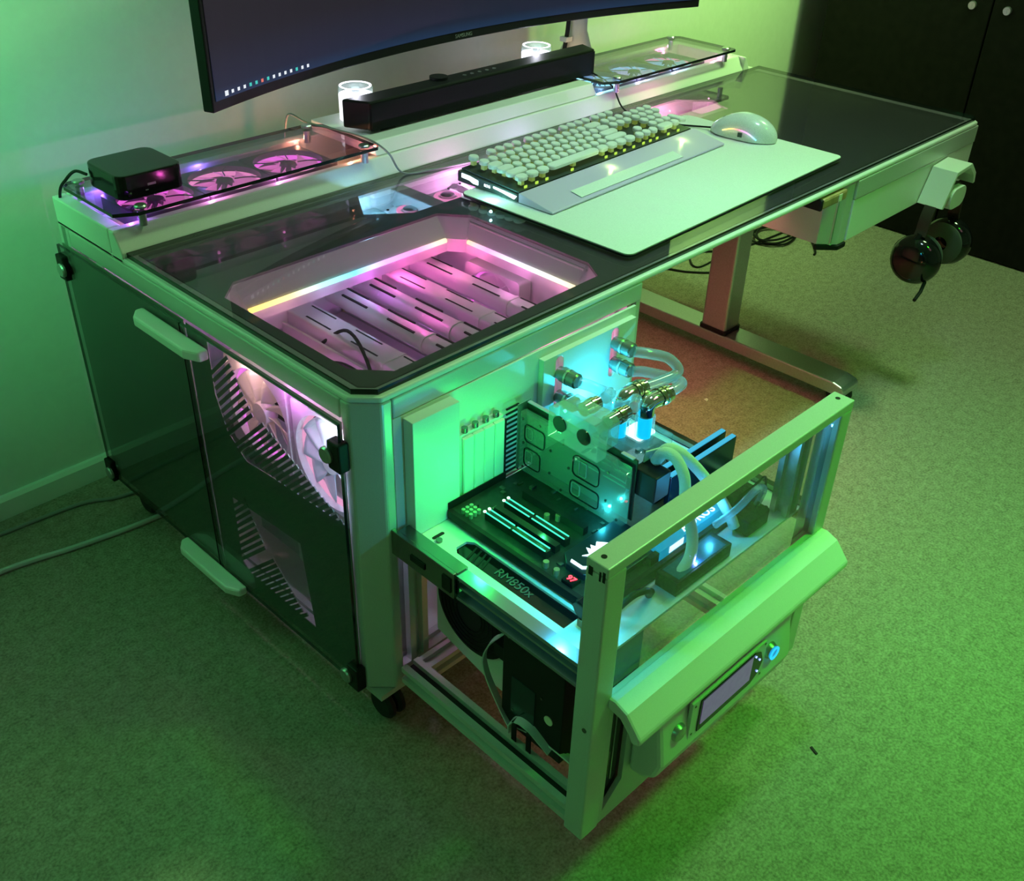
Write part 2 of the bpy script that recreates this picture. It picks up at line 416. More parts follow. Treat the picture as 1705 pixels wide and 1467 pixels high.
# riser along the back
rp = [(.503, .5115), (.503, .5265), (.519, .553), (.533, .553), (.533, .5115)]
ri = part('riser', MB().prism(rp, 0, 1.455, 'x').box(0, .020, .5335, .693, .5115, .553).box(.0205, 1.455, .672, .693, .5115, .553).box(.0205, 1.455, .5335, .6715, .5115, .5165).box(1.44, 1.455, .5335, .6715, .517, .553), M['white'], desk, bevel=.002)
part('riser_end', MB().prism([(1.4555, .5115), (1.4555, .553), (1.462, .553), (1.478, .5265), (1.478, .5115)], .503, .693, 'y'), M['white'], desk, bevel=.002)
part('riser_lid', MB().prism([(.522, .5535), (.535, .573), (.693, .573), (.693, .5535)], .450, .985, 'x'), M['white'], desk, bevel=.0015)
# window bezel with light strips
def seg(x0, y0, x1, y1, wx, wy, z0, z1):   # sloped face from outer top to inner bottom
    return [(x0, y0, z0), (x1, y1, z0), (x1+wx, y1+wy, z1), (x0+wx, y0+wy, z1)]
bz = MB()
o3 = [(.036, .316), (.068, .347), (.419, .347), (.452, .308), (.452, .078), (.430, .043)]
i3 = [(.060, .300), (.068, .318), (.412, .318), (.430, .295), (.430, .078), (.425, .060)]
for a in range(5):
    A, B, C, D = o3[a], o3[a+1], i3[a+1], i3[a]
    bz.quad((*A, .5145), (*B, .5145), (*C, .490), (*D, .490))
    bz.quad((*A, .5145), (*D, .490), (*D, .486), (A[0]-.004, A[1]+.002, .5145))
    bz.quad((*D, .490), (*C, .490), (*C, .470), (*D, .470))
part('window_bezel', bz, M['white'], desk)
rb = [(0, (1, .62, .12)), (.18, (1, .8, .25)), (.33, (.35, 1, .75)), (.5, (.15, .85, 1)), (.66, (.8, .35, 1)), (.82, (1, .25, .6)), (1, (1, .75, .35))]
part('light_strip', MB().tube([(.068, .3165, .4885), (.408, .3165, .4885)], .0036, 8), emis_ramp('rainbow_led_long', 0, .068, .408, rb, 5), desk)
rb2 = [(0, (1, .85, .35)), (.25, (1, 1, .7)), (.5, (.9, .8, 1)), (.8, (1, .35, .75)), (1, (1, .6, .3))]
part('light_strip', MB().tube([(.4285, .075, .4885), (.4285, .290, .4885)], .0034, 8), emis_ramp('rainbow_led_short', 1, .075, .29, rb2, 4.5), desk)
for k_, (x_, c_) in enumerate(((.12, (.5, .25, .3)), (.19, (.4, .3, .6)), (.26, (.9, .15, 1)), (.33, (1, .12, .55)), (.39, (1, .15, .5)))):
    point('strip_led', (x_, .294, .472), c_, .05, .002)
for y_, c_ in ((.10, (1, .3, .6)), (.18, (1, .25, .7)), (.27, (1, .2, .5))):
    point('strip_led', (.405, y_, .472), c_, .05, .002)
# side panels of the pedestal
SX = -.006
sl = MB()
rear = [(.358, .078), (.690, .078), (.690, .484), (.358, .484)]
part('rear_side_glass', MB().prism(rear, SX-.004, SX, 'x'), M['sglass'], desk, edge=(0, M['gedge']))
part('rear_side_backing', MB().box(-.0015, -.0005, .360, .690, .0785, .484), M['print'], desk)
front = [(.034, .078), (.355, .078), (.355, .484), (.034, .484)]
fpg = part('front_side_glass', MB().prism(front, SX-.004, SX, 'x'), M['sglass'], desk, edge=(0, M['gedge']))
WA = [(.040, .480), (.040, .336), (.20, .327), (.250, .322), (.287, .350), (.305, .400), (.305, .480)]
WB = [(.302, .236), (.302, .124), (.286, .112), (.130, .112), (.145, .248)]
part('front_side_backing', MB().plate([(.036, .080), (.353, .080), (.353, .4835), (.036, .4835)], [WA, WB], -.0028, -.0018, 'x'), M['print'], desk)
vg = MB()
def bars(y0, z0, dy, dz, n, ln, w=.0055, ang=(-.74, .67)):
    for k in range(n):
        y, z = y0 + dy*k, z0 + dz*k; ax, az = ang; nx, nz = -az*w/2, ax*w/2
        q = ln(k) if callable(ln) else ln
        vg.prism([(y+nx, z+nz), (y-nx, z-nz), (y-nx+ax*q, z-nz+az*q), (y+nx+ax*q, z+nz+az*q)], -.0048, -.0034, 'x')
bars(.303, .432, -.0022, -.0105, 9, lambda k: .060 + .004*k)
bars(.272, .336, -.0115, -.0006, 20, lambda k: max(.022, .105 - .0045*k))
part('vent_grille', vg, M['print'], desk)
vg = MB()
bars(.300, .222, .0, -.0118, 9, lambda k: .045 + .006*k)
bars(.286, .113, -.0115, 0, 12, lambda k: max(.02, .10 - .008*k))
part('vent_grille', vg, M['print'], desk)
for z0, z1, yo in ((.459, .4735, 0), (.074, .0875, -.003)):
    pts = [(-.0105, .290+yo), (-.0105, .448+yo), (-.022, .448+yo), (-.034, .432+yo), (-.034, .312+yo), (-.024, .290+yo)]
    part('panel_handle', MB().prism(pts, z0, z1), M['white'], desk, bevel=.003)
for y, z, w in ((.683, .450, .020), (.683, .088, .018), (.040, .440, .02), (.040, .092, .02)):
    c = part('panel_clamp', MB().box(-.015, -.0004, y-.012, y+.010, z-.018, z+.020), M['black'], desk, bevel=.002)
    part('clamp_cap', MB().lathe((-.0155, y-.008 if y > .3 else y+.010, z), [(0, -.004), (.009, -.004), (.0105, -.002), (.0105, .001)], 24, 'x'), M['silver'], c, smooth=True)
# legs
part('foot', MB().prism([(.76, .034), (.76, .052), (.74, .060), (.02, .060), (.0, .055), (-.006, .048), (-.006, .034)], 1.178, 1.240, 'x'), M['silver'], desk, bevel=.003)
part('lift_column', MB().prism(rrect(1.182, 1.236, .284, .346, .006), .069, .5105), M['silver'], desk)
part('column_collar', MB().prism(rrect(1.179, 1.239, .281, .349, .006), .0605, .0685), M['black'], desk)
part('cross_beam', MB().box(.50, 1.16, .300, .340, .470, .505), M['silver'], desk)
def caster(x, y, top):
    f = part('caster', MB().box(x-.018, x+.018, y-.014, y+.014, top-.012, top).cyl((x, y, top-.012), (x, y, top-.022), .009), M['black'], desk, bevel=.002)
    part('caster_wheel', MB().lathe((x-.014, y-.006, .0235), [(0, 0), (.019, 0), (.0235, .004), (.0235, .009), (.019, .012), (0, .012)], 24, 'x').lathe((x+.002, y-.006, .0235), [(0, 0), (.019, 0), (.0235, .004), (.0235, .009), (.019, .012), (0, .012)], 24, 'x'), M['rubber'], f, smooth=True)
caster(.034, .036, .0655); caster(.034, .655, .0745); caster(.45, .655, .0745); caster(1.209, .022, .0335); caster(1.209, .72, .0335)
# storage box under the right end
part('storage_box', MB().box(1.020, 1.500, .012, .40, .405, .5105), M['whiteplain'], desk)
part('box_frame', MB().prism([(1.005, .030), (1.030, .004), (1.052, .004), (1.052, .012), (1.0195, .012), (1.0195, .40), (1.005, .40)], .402, .5108), M['alu'], desk, bevel=.001)
part('box_top_rail', MB().box(1.053, 1.520, -.0005, .0115, .478, .5108), M['alu'], desk, bevel=.0015)
part('box_front_panel', MB().box(1.053, 1.520, .001, .0115, .404, .4772), M['white'], desk, bevel=.001)
part('corner_cap', MB().prism([(1.003, .028), (1.030, .001), (1.056, .001), (1.056, .02), (1.02, .034), (1.003, .034)], .392, .4015), M['black'], desk, bevel=.002)
hs = part('height_handset', MB().box(.935, 1.012, -.004, .05, .4905, .5085), M['wood'], desk, bevel=.004, label='wooden height control handset under the desk edge')
part('handset_end', MB().box(.927, .9345, -.004, .05, .4900, .5088), M['black'], hs, bevel=.002)
part('handset_label', MB().box(.982, .992, -.0052, -.0042, .4935, .5055), M['label'], hs)
# headphone hook
arch = [(-.075, -.050), (-.062, -.050), (-.040, -.004), (.040, .014), (.062, .004), (.068, -.016), (.076, -.016), (.071, .010), (.044, .024), (-.046, .006), (-.075, -.050)]
hx, hz = 1.375, .462
hk = part('headphone_hook', MB().prism([(hx-.062, hz-.055), (hx-.030, hz+.008), (hx+.030, hz+.012), (hx+.060, hz-.012), (hx+.066, hz-.032), (hx+.060, hz-.034), (hx+.052, hz-.016), (hx+.027, hz+.004), (hx-.026, hz+.0), (hx-.054, hz-.057)], -.050, -.001, 'y'), M['white'], desk, bevel=.001)
part('hook_core', MB().prism([(x, z) for x, z in rrect(hx-.034, hx+.030, hz-.066, hz-.026, .018)], -.052, -.0005, 'y'), M['white'], hk, bevel=.001)

# interior of pedestal
part('inner_back_panel', MB().box(.031, .445, .640, .646, .085, .484), M['white'], desk)
part('inner_right_panel', MB().box(.452, .456, .031, .639, .101, .484), M['white'], desk)
part('inner_shelf', MB().box(.10, .445, .10, .636, .235, .240), M['white'], desk)
def slotted_rail(x, w, z, y0, y1, label, rnd):
    t = thing('slotted_rail', label, 'rail', (x, y0, z-.02), group=None)
    a = part('rail_body', MB().prism(rrect(x-w/2, x+w/2, z-.024, z, rnd), y0, y1, 'y'), M['whiteplain'], t, smooth=True)
    s = MB()
    for k in range(3):
        ya = y0 + .03 + k*(y1-y0)/3.2; s.box(x-w*.32, x-w*.32+.003, ya, ya+.055, z-.0035, z+.0003).box(x+w*.30, x+w*.30+.0025, ya+.02, ya+.075, z-.0035, z+.0003)
    part('rail_slot', s, M['blackmatte'], t)
    part('rail_joint', MB().prism(rrect(x-w/2-.001, x+w/2+.001, z-.025, z+.001, rnd), (y0+y1)/2-.05, (y0+y1)/2-.045, 'y'), M['white'], t)
    return t
for x, w, z, lb, rn in ((.178, .040, .440, 'widest flat white rail under the glass window, nearest the dark corner', .003), (.238, .030, .452, 'round white rail beside the flat rail under the glass window', .0115),
                    (.288, .030, .452, 'second round white rail under the middle of the glass window', .0115), (.345, .034, .446, 'pink-lit square white rail right of the two round rails', .005), (.397, .030, .452, 'rightmost white rail under the glass window, along the fan', .008)):
    slotted_rail(x, w, z, .055, .37, lb, rn)
part('rail_crossbar', MB().box(.09, .44, .371, .385, .415, .455).box(.09, .44, .042, .054, .415, .455), M['white'], desk)
part('cable_bay_wall', MB().box(.148, .152, .06, .37, .330, .425), M['white'], desk)
part('bay_shade_sheet', MB().box(.080, .147, .06, .37, .330, .334), M['blackmatte'], desk)  # black sheet added to darken this corner, in place of shade
pu = thing('pump_unit', 'white cylindrical pump with black cables in the dark corner of the pedestal', 'pump', (.11, .22, .36))
part('pump_body', MB().cyl((.105, .26, .372), (.165, .235, .372), .022), M['whiteplain'], pu, smooth=True)
part('pump_cap', MB().cyl((.088, .2665, .372), (.104, .2605, .372), .019), M['black'], pu, smooth=True)
part('pump_cable', MB().tube([(.09, .25, .42), (.12, .20, .44), (.13, .15, .42), (.10, .10, .40), (.08, .07, .38)], .003, 8, smooth=8).tube([(.15, .30, .41), (.17, .25, .45), (.15, .18, .43), (.11, .13, .41)], .0025, 8, smooth=8), M['black'], pu, smooth=True)
# ---------------------------------------------------------------- fans
def make_fan(size, label, group, framem, bladem, ringm, loc, rot):
    """axial fan authored at local origin, airflow axis z, centre at origin"""
    o = bpy.data.objects.new('case_fan', None); COL.objects.link(o); OFF[o.name] = Vector()
    o.location = loc; o.rotation_euler = rot; o['label'] = label; o['category'] = 'fan'; o['group'] = group
    h = size/2; r = h*.955; t = .012
    circ = [(r*math.cos(2*PI*k/40), r*math.sin(2*PI*k/40)) for k in range(40)]
    part('fan_frame', MB().plate(rrect(-h, h, -h, h, .006), [circ], -t, t), framem, o)
    part('light_ring', MB().ring((0, 0, -t*.2), r*.93, r*.995, .006), ringm, o)
    bl = MB()
    for k in range(9):
        a = 2*PI*k/9; G = []
        for q in range(7):
            rr = h*.22 + (r*.91-h*.22)*q/6; tw = .30*q/6; hw = .27 + .11*q/6
            G.append([bl.bm.verts.new((rr*math.cos(a+tw+hw*(u/3-1)), rr*math.sin(a+tw+hw*(u/3-1)), .0065*(u/3-1))) for u in range(7)])
        for q in range(6):
            for u in range(6): bl.bm.faces.new((G[q][u], G[q+1][u], G[q+1][u+1], G[q][u+1]))
    b = part('fan_blades', bl, bladem, o, smooth=True)
    mod = b.modifiers.new('thickness', 'SOLIDIFY'); mod.thickness = .0012
    part('fan_hub', MB().lathe((0, 0, -.010), [(0, 0), (h*.22, 0), (h*.24, .004), (h*.24, .016), (h*.21, .0195), (0, .0195)], 32), framem, o, smooth=True)
    st = MB()
    for k in range(4):
        a = PI/4 + k*PI/2 + .2; st.tube([(h*.26*math.cos(a), h*.26*math.sin(a), t-.0015), (h*.6*math.cos(a+.1), h*.6*math.sin(a+.1), t-.001), (r*.99*math.cos(a), r*.99*math.sin(a), t-.0015)], .0010, 6, smooth=4)
    part('fan_strut', st, framem, o)
    return o
def ledmat(n, c, s): return emis(n, c, s)
MG = ledmat('magenta_led', (1, .18, .8), 2.2); PK = ledmat('pink_led', (1, .35, .6), 2.0); CY = ledmat('ice_led', (.3, .75, 1), 2.0); VI = ledmat('violet_led', (.45, .12, 1), 1.6); OR = ledmat('orange_led', (1, .45, .2), 1.8)
frame_dark = mat('dark_grey_fan_frame', (.10, .09, .12), .4)
def lit_blade(n, c, s): return mat(n, (.6, .6, .62), .35, emit=c, es=s)
BP = lit_blade('blade_pink', (1, .22, .62), .95); BB = lit_blade('blade_blue', (.25, .75, 1), .85); BV = lit_blade('blade_violet', (.7, .3, .9), .35); BL = lit_blade('blade_lilac', (.6, .7, 1), .85)
fL = [make_fan(.112, 'left fan of the three under the left smoked cover, beneath the black media box', 'fans under the smoked covers', frame_dark, BP, MG, (.108, .600, .5395), (0, 0, 0)),
      make_fan(.112, 'middle fan of the three under the left smoked cover, pink blades', 'fans under the smoked covers', frame_dark, BP, PK, (.222, .600, .5395), (0, 0, 0)),
      make_fan(.112, 'right fan of the three under the left smoked cover, nearest the soundbar', 'fans under the smoked covers', frame_dark, BP, MG, (.336, .600, .5395), (0, 0, 0)),
      make_fan(.112, 'blue-bladed fan under the right smoked cover, nearest the soundbar', 'fans under the smoked covers', frame_dark, BB, CY, (1.080, .600, .5395), (0, 0, 0)),
      make_fan(.112, 'middle lilac-bladed fan under the right smoked cover', 'fans under the smoked covers', frame_dark, BL, CY, (1.196, .600, .5395), (0, 0, 0)),
      make_fan(.112, 'rightmost blue-bladed fan under the right smoked cover', 'fans under the smoked covers', frame_dark, BB, PK, (1.312, .600, .5395), (0, 0, 0))]
for n, (x, c, pw) in enumerate(((.04, (.45, .1, 1), .10), (.165, (1, .25, .75), .10), (.28, (1, .25, .75), .10), (.415, (1, .38, .2), .12), (1.02, (.3, .7, 1), .10), (1.14, (.6, .6, 1), .10), (1.26, (.5, .7, 1), .10), (1.40, (1, .35, .7), .12))):
    point('riser_led', (x, .545, .560), c, pw, .002)
for n, (x, c, pw) in enumerate(((.06, (.3, .15, 1), .08), (.22, (.3, .2, 1), .08), (.40, (1, .4, .2), .08), (1.1, (1, .6, .2), .08), (1.38, (1, .3, .6), .10))):
    point('riser_led', (x, .664, .558), c, pw, .002)
# cover plates
def cover(x0, x1, label):
    t = thing('cover_plate', label, 'cover plate', (x0, .5, .5535), group='smoked covers over the fans')
    c = .030
    part('smoked_sheet', MB().prism([(x0+c, .498), (x1-.006, .498), (x1, .504), (x1, .655-c*.3), (x1-c*.6, .664), (x0+.012, .664), (x0, .650), (x0, .498+c*.5)], .573, .578), M['pglass'], t, edge=(2, M['gedge']))
    for x, y in ((x0+.040, .512), (x1-.022, .512), (x0+.022, .650), (x1-.030, .650)):
        s = part('standoff', MB().cyl((x, y, .5535), (x, y, .5725), .0055), M['silver'], t, smooth=True)
        part('standoff_cap', MB().lathe((x, y, .5782), [(0, .004), (.007, .004), (.0085, .0025), (.0085, 0), (0, 0)], 20), M['silver'], s, smooth=True)
cover(.002, .440, 'smoked glass cover plate over the left fans, carrying the black media box')
cover(.990, 1.412, 'smoked glass cover plate over the right fans, beside the soundbar')

# fans behind the side glass
make_fan(.138, 'large lit fan behind the side glass, farther from the corner post', 'fans behind the side glass', M['whiteplain'], lit_blade('blade_peach', (1, .45, .35), .25), MG, (.058, .290, .354), (0, PI/2, 0))
make_fan(.138, 'large lit fan behind the side glass, next to the corner post', 'fans behind the side glass', M['whiteplain'], lit_blade('blade_white', (.5, .6, 1), .3), PK, (.058, .140, .350), (0, PI/2, 0))
make_fan(.112, 'small fan with a pink ring at the right side under the glass window', 'fans under the glass window', M['whiteplain'], lit_blade('blade_soft', (1, .3, .6), .25), MG, (.436, .235, .405), (0, -PI/2, 0))
make_fan(.112, 'small violet-lit fan low under the rails of the glass window', 'fans under the glass window', M['whiteplain'], BV, VI, (.32, .22, .30), (0, 0, 0))
point('side_fan_glow', (.028, .30, .415), (1, .45, .4), 0.19); point('side_fan_glow', (.028, .20, .43), (1, .2, .9), 0.23); point('side_fan_glow', (.028, .12, .40), (.9, .8, 1), 0.30)
point('side_fan_glow', (.028, .07, .37), (.35, .6, 1), 0.23); point('side_fan_glow', (.028, .05, .45), (1, .25, .5), 0.15)
point('pedestal_glow', (.33, .33, .465), (1, .16, .55), .20); point('pedestal_glow', (.26, .20, .475), (1, .12, .6), .10); point('pedestal_glow', (.30, .30, .33), (.8, .2, 1), .10); point('pedestal_glow', (.25, .45, .36), (.8, .4, 1), .10); point('pedestal_glow', (.045, .24, .225), (.8, .95, .9), .05)
point('pedestal_glow', (.35, .030, .43), (1, .25, .55), .10); point('pedestal_glow', (.12, .09, .22), (1, .5, .8), .12)

# radiator in lower bay, seen through the lower grille
rd = thing('radiator', 'white finned radiator behind the lower vent of the side glass', 'radiator', (.06, .22, .16))
part('tank', MB().box(.030, .115, .150, .205, .165, .205), M['whiteplain'], rd, bevel=.003)
part('fin_core', MB().box(.035, .11, .206, .30, .165, .200), M['silver'], rd)
part('hose_port', MB().cyl((.05, .1495, .185), (.05, .130, .185), .008).cyl((.09, .1495, .185), (.09, .130, .185), .008), M['chrome'], rd, smooth=True)
bx = thing('drive_cage', 'black cabled box behind the corner post inside the pedestal', 'drive cage', (.14, .05, .30))
part('cage_body', MB().box(.118, .17, .045, .09, .332, .405), M['black'], bx, bevel=.002)
part('cage_cable', MB().tube([(.13, .06, .406), (.12, .05, .44), (.10, .06, .47)], .003, 8, smooth=6).tube([(.14, .06, .331), (.12, .05, .30), (.11, .06, .26), (.13, .09, .245)], .004, 8, smooth=6), M['black'], bx, smooth=True)
part('cage_bracket', MB().box(.10, .175, .04, .044, .25, .262).box(.10, .175, .04, .044, .29, .30), M['silver'], bx)
rg = thing('cable_ring', 'black and white cable rings low inside the pedestal by the corner post', 'cable', (.12, .07, .24))
part('ring_black', MB().ring((.115, .062, .255), .012, .020, .006, 'y', 24).ring((.112, .062, .215), .010, .018, .006, 'y', 24), M['black'], rg, smooth=True)
part('ring_white', MB().lathe((.120, .080, .200), [(0, 0), (.02, 0), (.022, .01), (.02, .03), (0, .03)], 20), M['whiteplain'], rg, smooth=True)

# ---------------------------------------------------------------- channel below the long window
part('channel_tray', MB().box(.32, 1.26, .365, .49, .474, .478).box(.32, 1.26, .487, .49, .4785, .5115).box(.32, 1.26, .3655, .3685, .4785, .5115).box(1.2555, 1.26, .369, .4865, .4785, .5115), M['white'], desk)
def pump_head(x, y, label, m1):
    t = thing('round_pump', label, 'pump', (x, y, .4785), group='round pump heads in the channel')
    part('housing', MB().prism(rrect(x-.030, x+.030, y-.030, y+.030, .006), .4787, .492), M['whiteplain'], t)
    part('light_ring', MB().ring((x, y, .4922), .016, .022, .002), m1, t)
    part('center_cap', MB().lathe((x, y, .4922), [(0, .006), (.009, .006), (.012, .004), (.012, 0)], 24), M['silver'], t, smooth=True)
    s = MB()
    for a, b in ((-1, -1), (1, -1), (1, 1), (-1, 1)): s.cyl((x+a*.025, y+b*.025, .4922), (x+a*.025, y+b*.025, .4938), .0022, n=10)
    part('screw', s, M['black'], t)
pump_head(.440, .432, 'nearest round pump head in the lit channel, left of the desk mat', PK)
pump_head(.524, .438, 'middle round pump head in the lit channel', PK)
pump_head(.604, .443, 'round pump head in the lit channel touching the keyboard end', PK)
for x, lb in ((.375, 'cyan-lit water block at the left end of the channel'),):
    t = thing('water_block', lb, 'water block', (x, .46, .4785))
    part('block', MB().prism(rrect(x-.026, x+.026, .440, .472, .004), .4787, .496), M['acryl'], t)
    part('lit_core', MB().box(x-.018, x-.010, .446, .466, .4789, .488).box(x-.004, x+.004, .446, .466, .4789, .488).box(x+.010, x+.018, .446, .466, .4789, .488), M['coolant'], t)
point('channel_glow', (.38, .44, .506), (.3, .8, 1), 0.432); point('channel_glow', (.47, .44, .506), (.95, .55, .9), 0.605); point('channel_glow', (.58, .44, .506), (.95, .4, .8), 0.605)
point('channel_glow', (.75, .44, .506), (.7, .5, 1), 0.518); point('channel_glow', (.95, .43, .506), (.7, .4, 1), 0.518); point('channel_glow', (1.13, .43, .506), (1, .35, .55), 0.864)

# ================================================================ monitor and arm
mo = thing('curved_monitor', 'huge black curved ultrawide monitor above the desk, dark desktop with a taskbar', 'monitor', (.764, .63, .662))
mcx, mR, mh = .764, 1.68, .573
def marc(x0, x1, off, n=32):
    out = []
    for k in range(n+1):
        x = x0 + (x1-x0)*k/n; th = math.asin((x-mcx)/mR); r = mR + off
        out.append((mcx + r*math.sin(th), .655 - mR + r*math.cos(th)))
    return out
part('monitor_housing', MB().prism(marc(.193, 1.335, 0) + marc(.193, 1.335, .018)[::-1], .662, 1.012), M['black'], mo, bevel=.002)
def screen_mat():
    m = bpy.data.materials.new('dark_desktop_picture'); m.use_nodes = True; nt = m.node_tree; b = nt.nodes['Principled BSDF']
    b.inputs['Base Color'].default_value = (.006, .006, .007, 1); b.inputs['Roughness'].default_value = .45; b.inputs['Specular IOR Level'].default_value = .25
    tc = nt.nodes.new('ShaderNodeTexCoord'); sp = nt.nodes.new('ShaderNodeSeparateXYZ'); mr = nt.nodes.new('ShaderNodeMapRange')
    mr.inputs['From Min'].default_value = .012; mr.inputs['From Max'].default_value = .34
    r = nt.nodes.new('ShaderNodeValToRGB'); e = r.color_ramp.elements
    e[0].color = (.012, .03, .08, 1); e[1].position = 1; e[1].color = (.024, .021, .023, 1)
    for p_, c in ((.035, (.010, .022, .055)), (.06, (.010, .014, .035)), (.25, (.012, .010, .017)), (.55, (.018, .014, .018))):
        q = e.new(p_); q.color = (*c, 1)
    nt.links.new(tc.outputs['Object'], sp.inputs[0]); nt.links.new(sp.outputs[2], mr.inputs['Value']); nt.links.new(mr.outputs[0], r.inputs[0])
    nt.links.new(r.outputs[0], b.inputs['Emission Color']); b.inputs['Emission Strength'].default_value = 1
    return m
part('screen', MB().prism(marc(.200, 1.328, -.0012) + marc(.200, 1.328, -.0002)[::-1], .677, 1.005), screen_mat(), mo)
def mpt(x, z, off=-.0016):
    th = math.asin((x-mcx)/mR); r = mR + off
    return Vector((mcx + r*math.sin(th), .655 - mR + r*math.cos(th), z))
cols = {'w': emis('icon_white', (.8, .85, .9), 1.0), 't': emis('icon_teal', (.05, .7, .6), .8), 'r': emis('icon_red', (.9, .2, .15), .8)}
seq = 'wwwwttrtwwwwtww'
ic = {k: MB() for k in cols}
for i, c in enumerate(seq):
    x = .222 + i*.0125; s = .0024 if i else .0035
    ic[c].quad(mpt(x-s, .6835-s), mpt(x+s, .6835-s), mpt(x+s, .6835+s), mpt(x-s, .6835+s))
for k, (nm) in (('w', 'taskbar_icons'), ('t', 'taskbar_icons'), ('r', 'taskbar_icons')): part(nm, ic[k], cols[k], mo)
text_part('maker_badge', 'SAMSUNG', .009, mat('badge_grey', (.25, .25, .25), .5), mo, mpt(.764, .6695, -.0005), (1, 0, 0), (0, 0, 1))
ar = thing('monitor_arm', 'white round monitor arm post behind the soundbar, black cable beside it', 'monitor arm', (1.155, .725, .50))
part('post', MB().lathe((1.155, .725, .50), [(0, 0), (.034, 0), (.034, .075), (.030, .082), (.022, .108), (.020, .112), (.020, .45), (0, .45)], 32), M['white'], ar, smooth=True)
part('clamp_foot', MB().box(1.125, 1.185, .694, .745, .488, .4995), M['white'], ar, bevel=.002)
part('arm_link', MB().tube([(1.155, .725, .88), (.95, .74, .88), (.77, .70, .86)], .018, 12), M['white'], ar, smooth=True)
part('mount_plate', MB().box(.72, .82, .676, .695, .81, .91), M['white'], ar, bevel=.002)
part('arm_cable', MB().tube([(1.118, .725, .50), (1.11, .722, .56), (1.118, .72, .62), (1.124, .72, .70)], .0045, 8, smooth=6), M['black'], ar, smooth=True)
part('cable_tie', MB().box(1.108, 1.128, .714, .732, .596, .606), M['white'], ar, bevel=.001)

# ================================================================ things on the riser
sb = thing('soundbar', 'long black soundbar on the white riser in front of the two glowing tubes', 'soundbar', (.74, .58, .5735))
part('soundbar_body', MB().prism([(.452, .608), (.474, .565), (1.022, .565), (1.036, .608)], .5786, .6240), M['black'], sb, bevel=.003)
part('speaker_cloth', MB().prism([(.4745, .5645), (.476, .5625), (1.020, .5625), (1.0215, .5645)], .578, .620), M['fabric'], sb)
bt = MB()
for k in range(5): bt.cyl((.70+k*.018, .585, .6241), (.70+k*.018, .585, .6253), .0035, n=12)
part('control_button', bt, M['silver'], sb)
part('rear_knob', MB().cyl((.652, .598, .6241), (.652, .598, .6285), .016, n=24), M['black'], sb, smooth=True)
part('foot_pad', MB().box(.50, .53, .57, .60, .5735, .5784).box(.94, .97, .57, .60, .5735, .5784), M['rubber'], sb)
part('power_cord', MB().tube([(1.012, .570, .585), (1.022, .545, .574), (1.03, .52, .560), (1.02, .49, .535), (1.0, .45, .530), (.985, .41, .530)], .0016, 6, smooth=8), M['black'], sb, smooth=True)
TG = mat('white_lit_tube', (.8, .8, .85), .25, emit=(.92, .90, 1), es=1.15)
def glow_tube(x, y, label):
    t = thing('reservoir_tube', label, 'glowing tube', (x, y, .5735), group='glowing tubes on the riser')
    part('tube_wall', MB().ring((x, y, .5736), .0235, .0285, .040, n=40), TG, t, smooth=True)
    part('tube_core', MB().cyl((x, y, .5736), (x, y, .606), .0228, n=32), TG, t, smooth=True)
    part('clear_cap', MB().lathe((x, y, .6142), [(.0285, 0), (.0290, .010), (.0270, .0125), (.0075, .0125), (.0075, .009), (0, .009)], 40), M['acryl'], t, smooth=True)
    part('cap_plug', MB().cyl((x, y, .612), (x, y, .6225), .0070, n=20), M['silver'], t, smooth=True)
    part('cap_rim', MB().ring((x, y, .6263), .0235, .0268, .0012, n=40), TG, t)
    point('tube_glow', (x, y, .640), (.85, .85, 1), .12, .004)
glow_tube(.512, .648, 'white glowing tube at the left end of the soundbar')
glow_tube(.948, .648, 'white glowing tube near the right end of the soundbar')
mb_ = thing('media_box', 'small black rounded media box on the left smoked cover plate', 'media box', (.078, .59, .5785), rz=0)
part('box_body', MB().prism(rrect(.030, .127, .538, .635, .016), .5790, .6125), M['blackgloss'], mb_, bevel=.002)
part('box_foot', MB().cyl((.078, .586, .5783), (.078, .586, .5789), .035), M['rubber'], mb_)
part('box_cable', MB().tube([(.032, .6355, .592), (.024, .652, .594), (.012, .658, .584), (.006, .676, .56), (.012, .70, .50)], .0022, 8, smooth=8), M['black'], mb_, smooth=True)
part('usb_mark', MB().box(.07, .082, .5373, .5379, .594, .597).box(.066, .07, .5373, .5379, .588, .589), M['silver'], mb_)
pc = thing('cord', 'thin grey cord crossing the riser from the left cover toward the keyboard', 'cable', (.45, .51, .58))
part('cord_run', MB().tube([(.40, .70, .55), (.405, .690, .590), (.418, .66, .582), (.435, .60, .580), (.443, .53, .5795), (.452, .495, .565), (.475, .488, .5300), (.53, .47, .5285), (.61, .455, .5285), (.68, .44, .5285)], .0017, 8, smooth=8), M['cable_g'], pc, smooth=True)
cg = thing('case_cable', 'dark blue coiled fan plug under the corner of the left smoked cover', 'cable', (.05, .54, .5535))
part('plug_coil', MB().tube([(.045, .548, .5555), (.050, .556, .560), (.060, .552, .565), (.058, .542, .562), (.048, .541, .557)], .0025, 8, smooth=6), M['black'], cg, smooth=True)

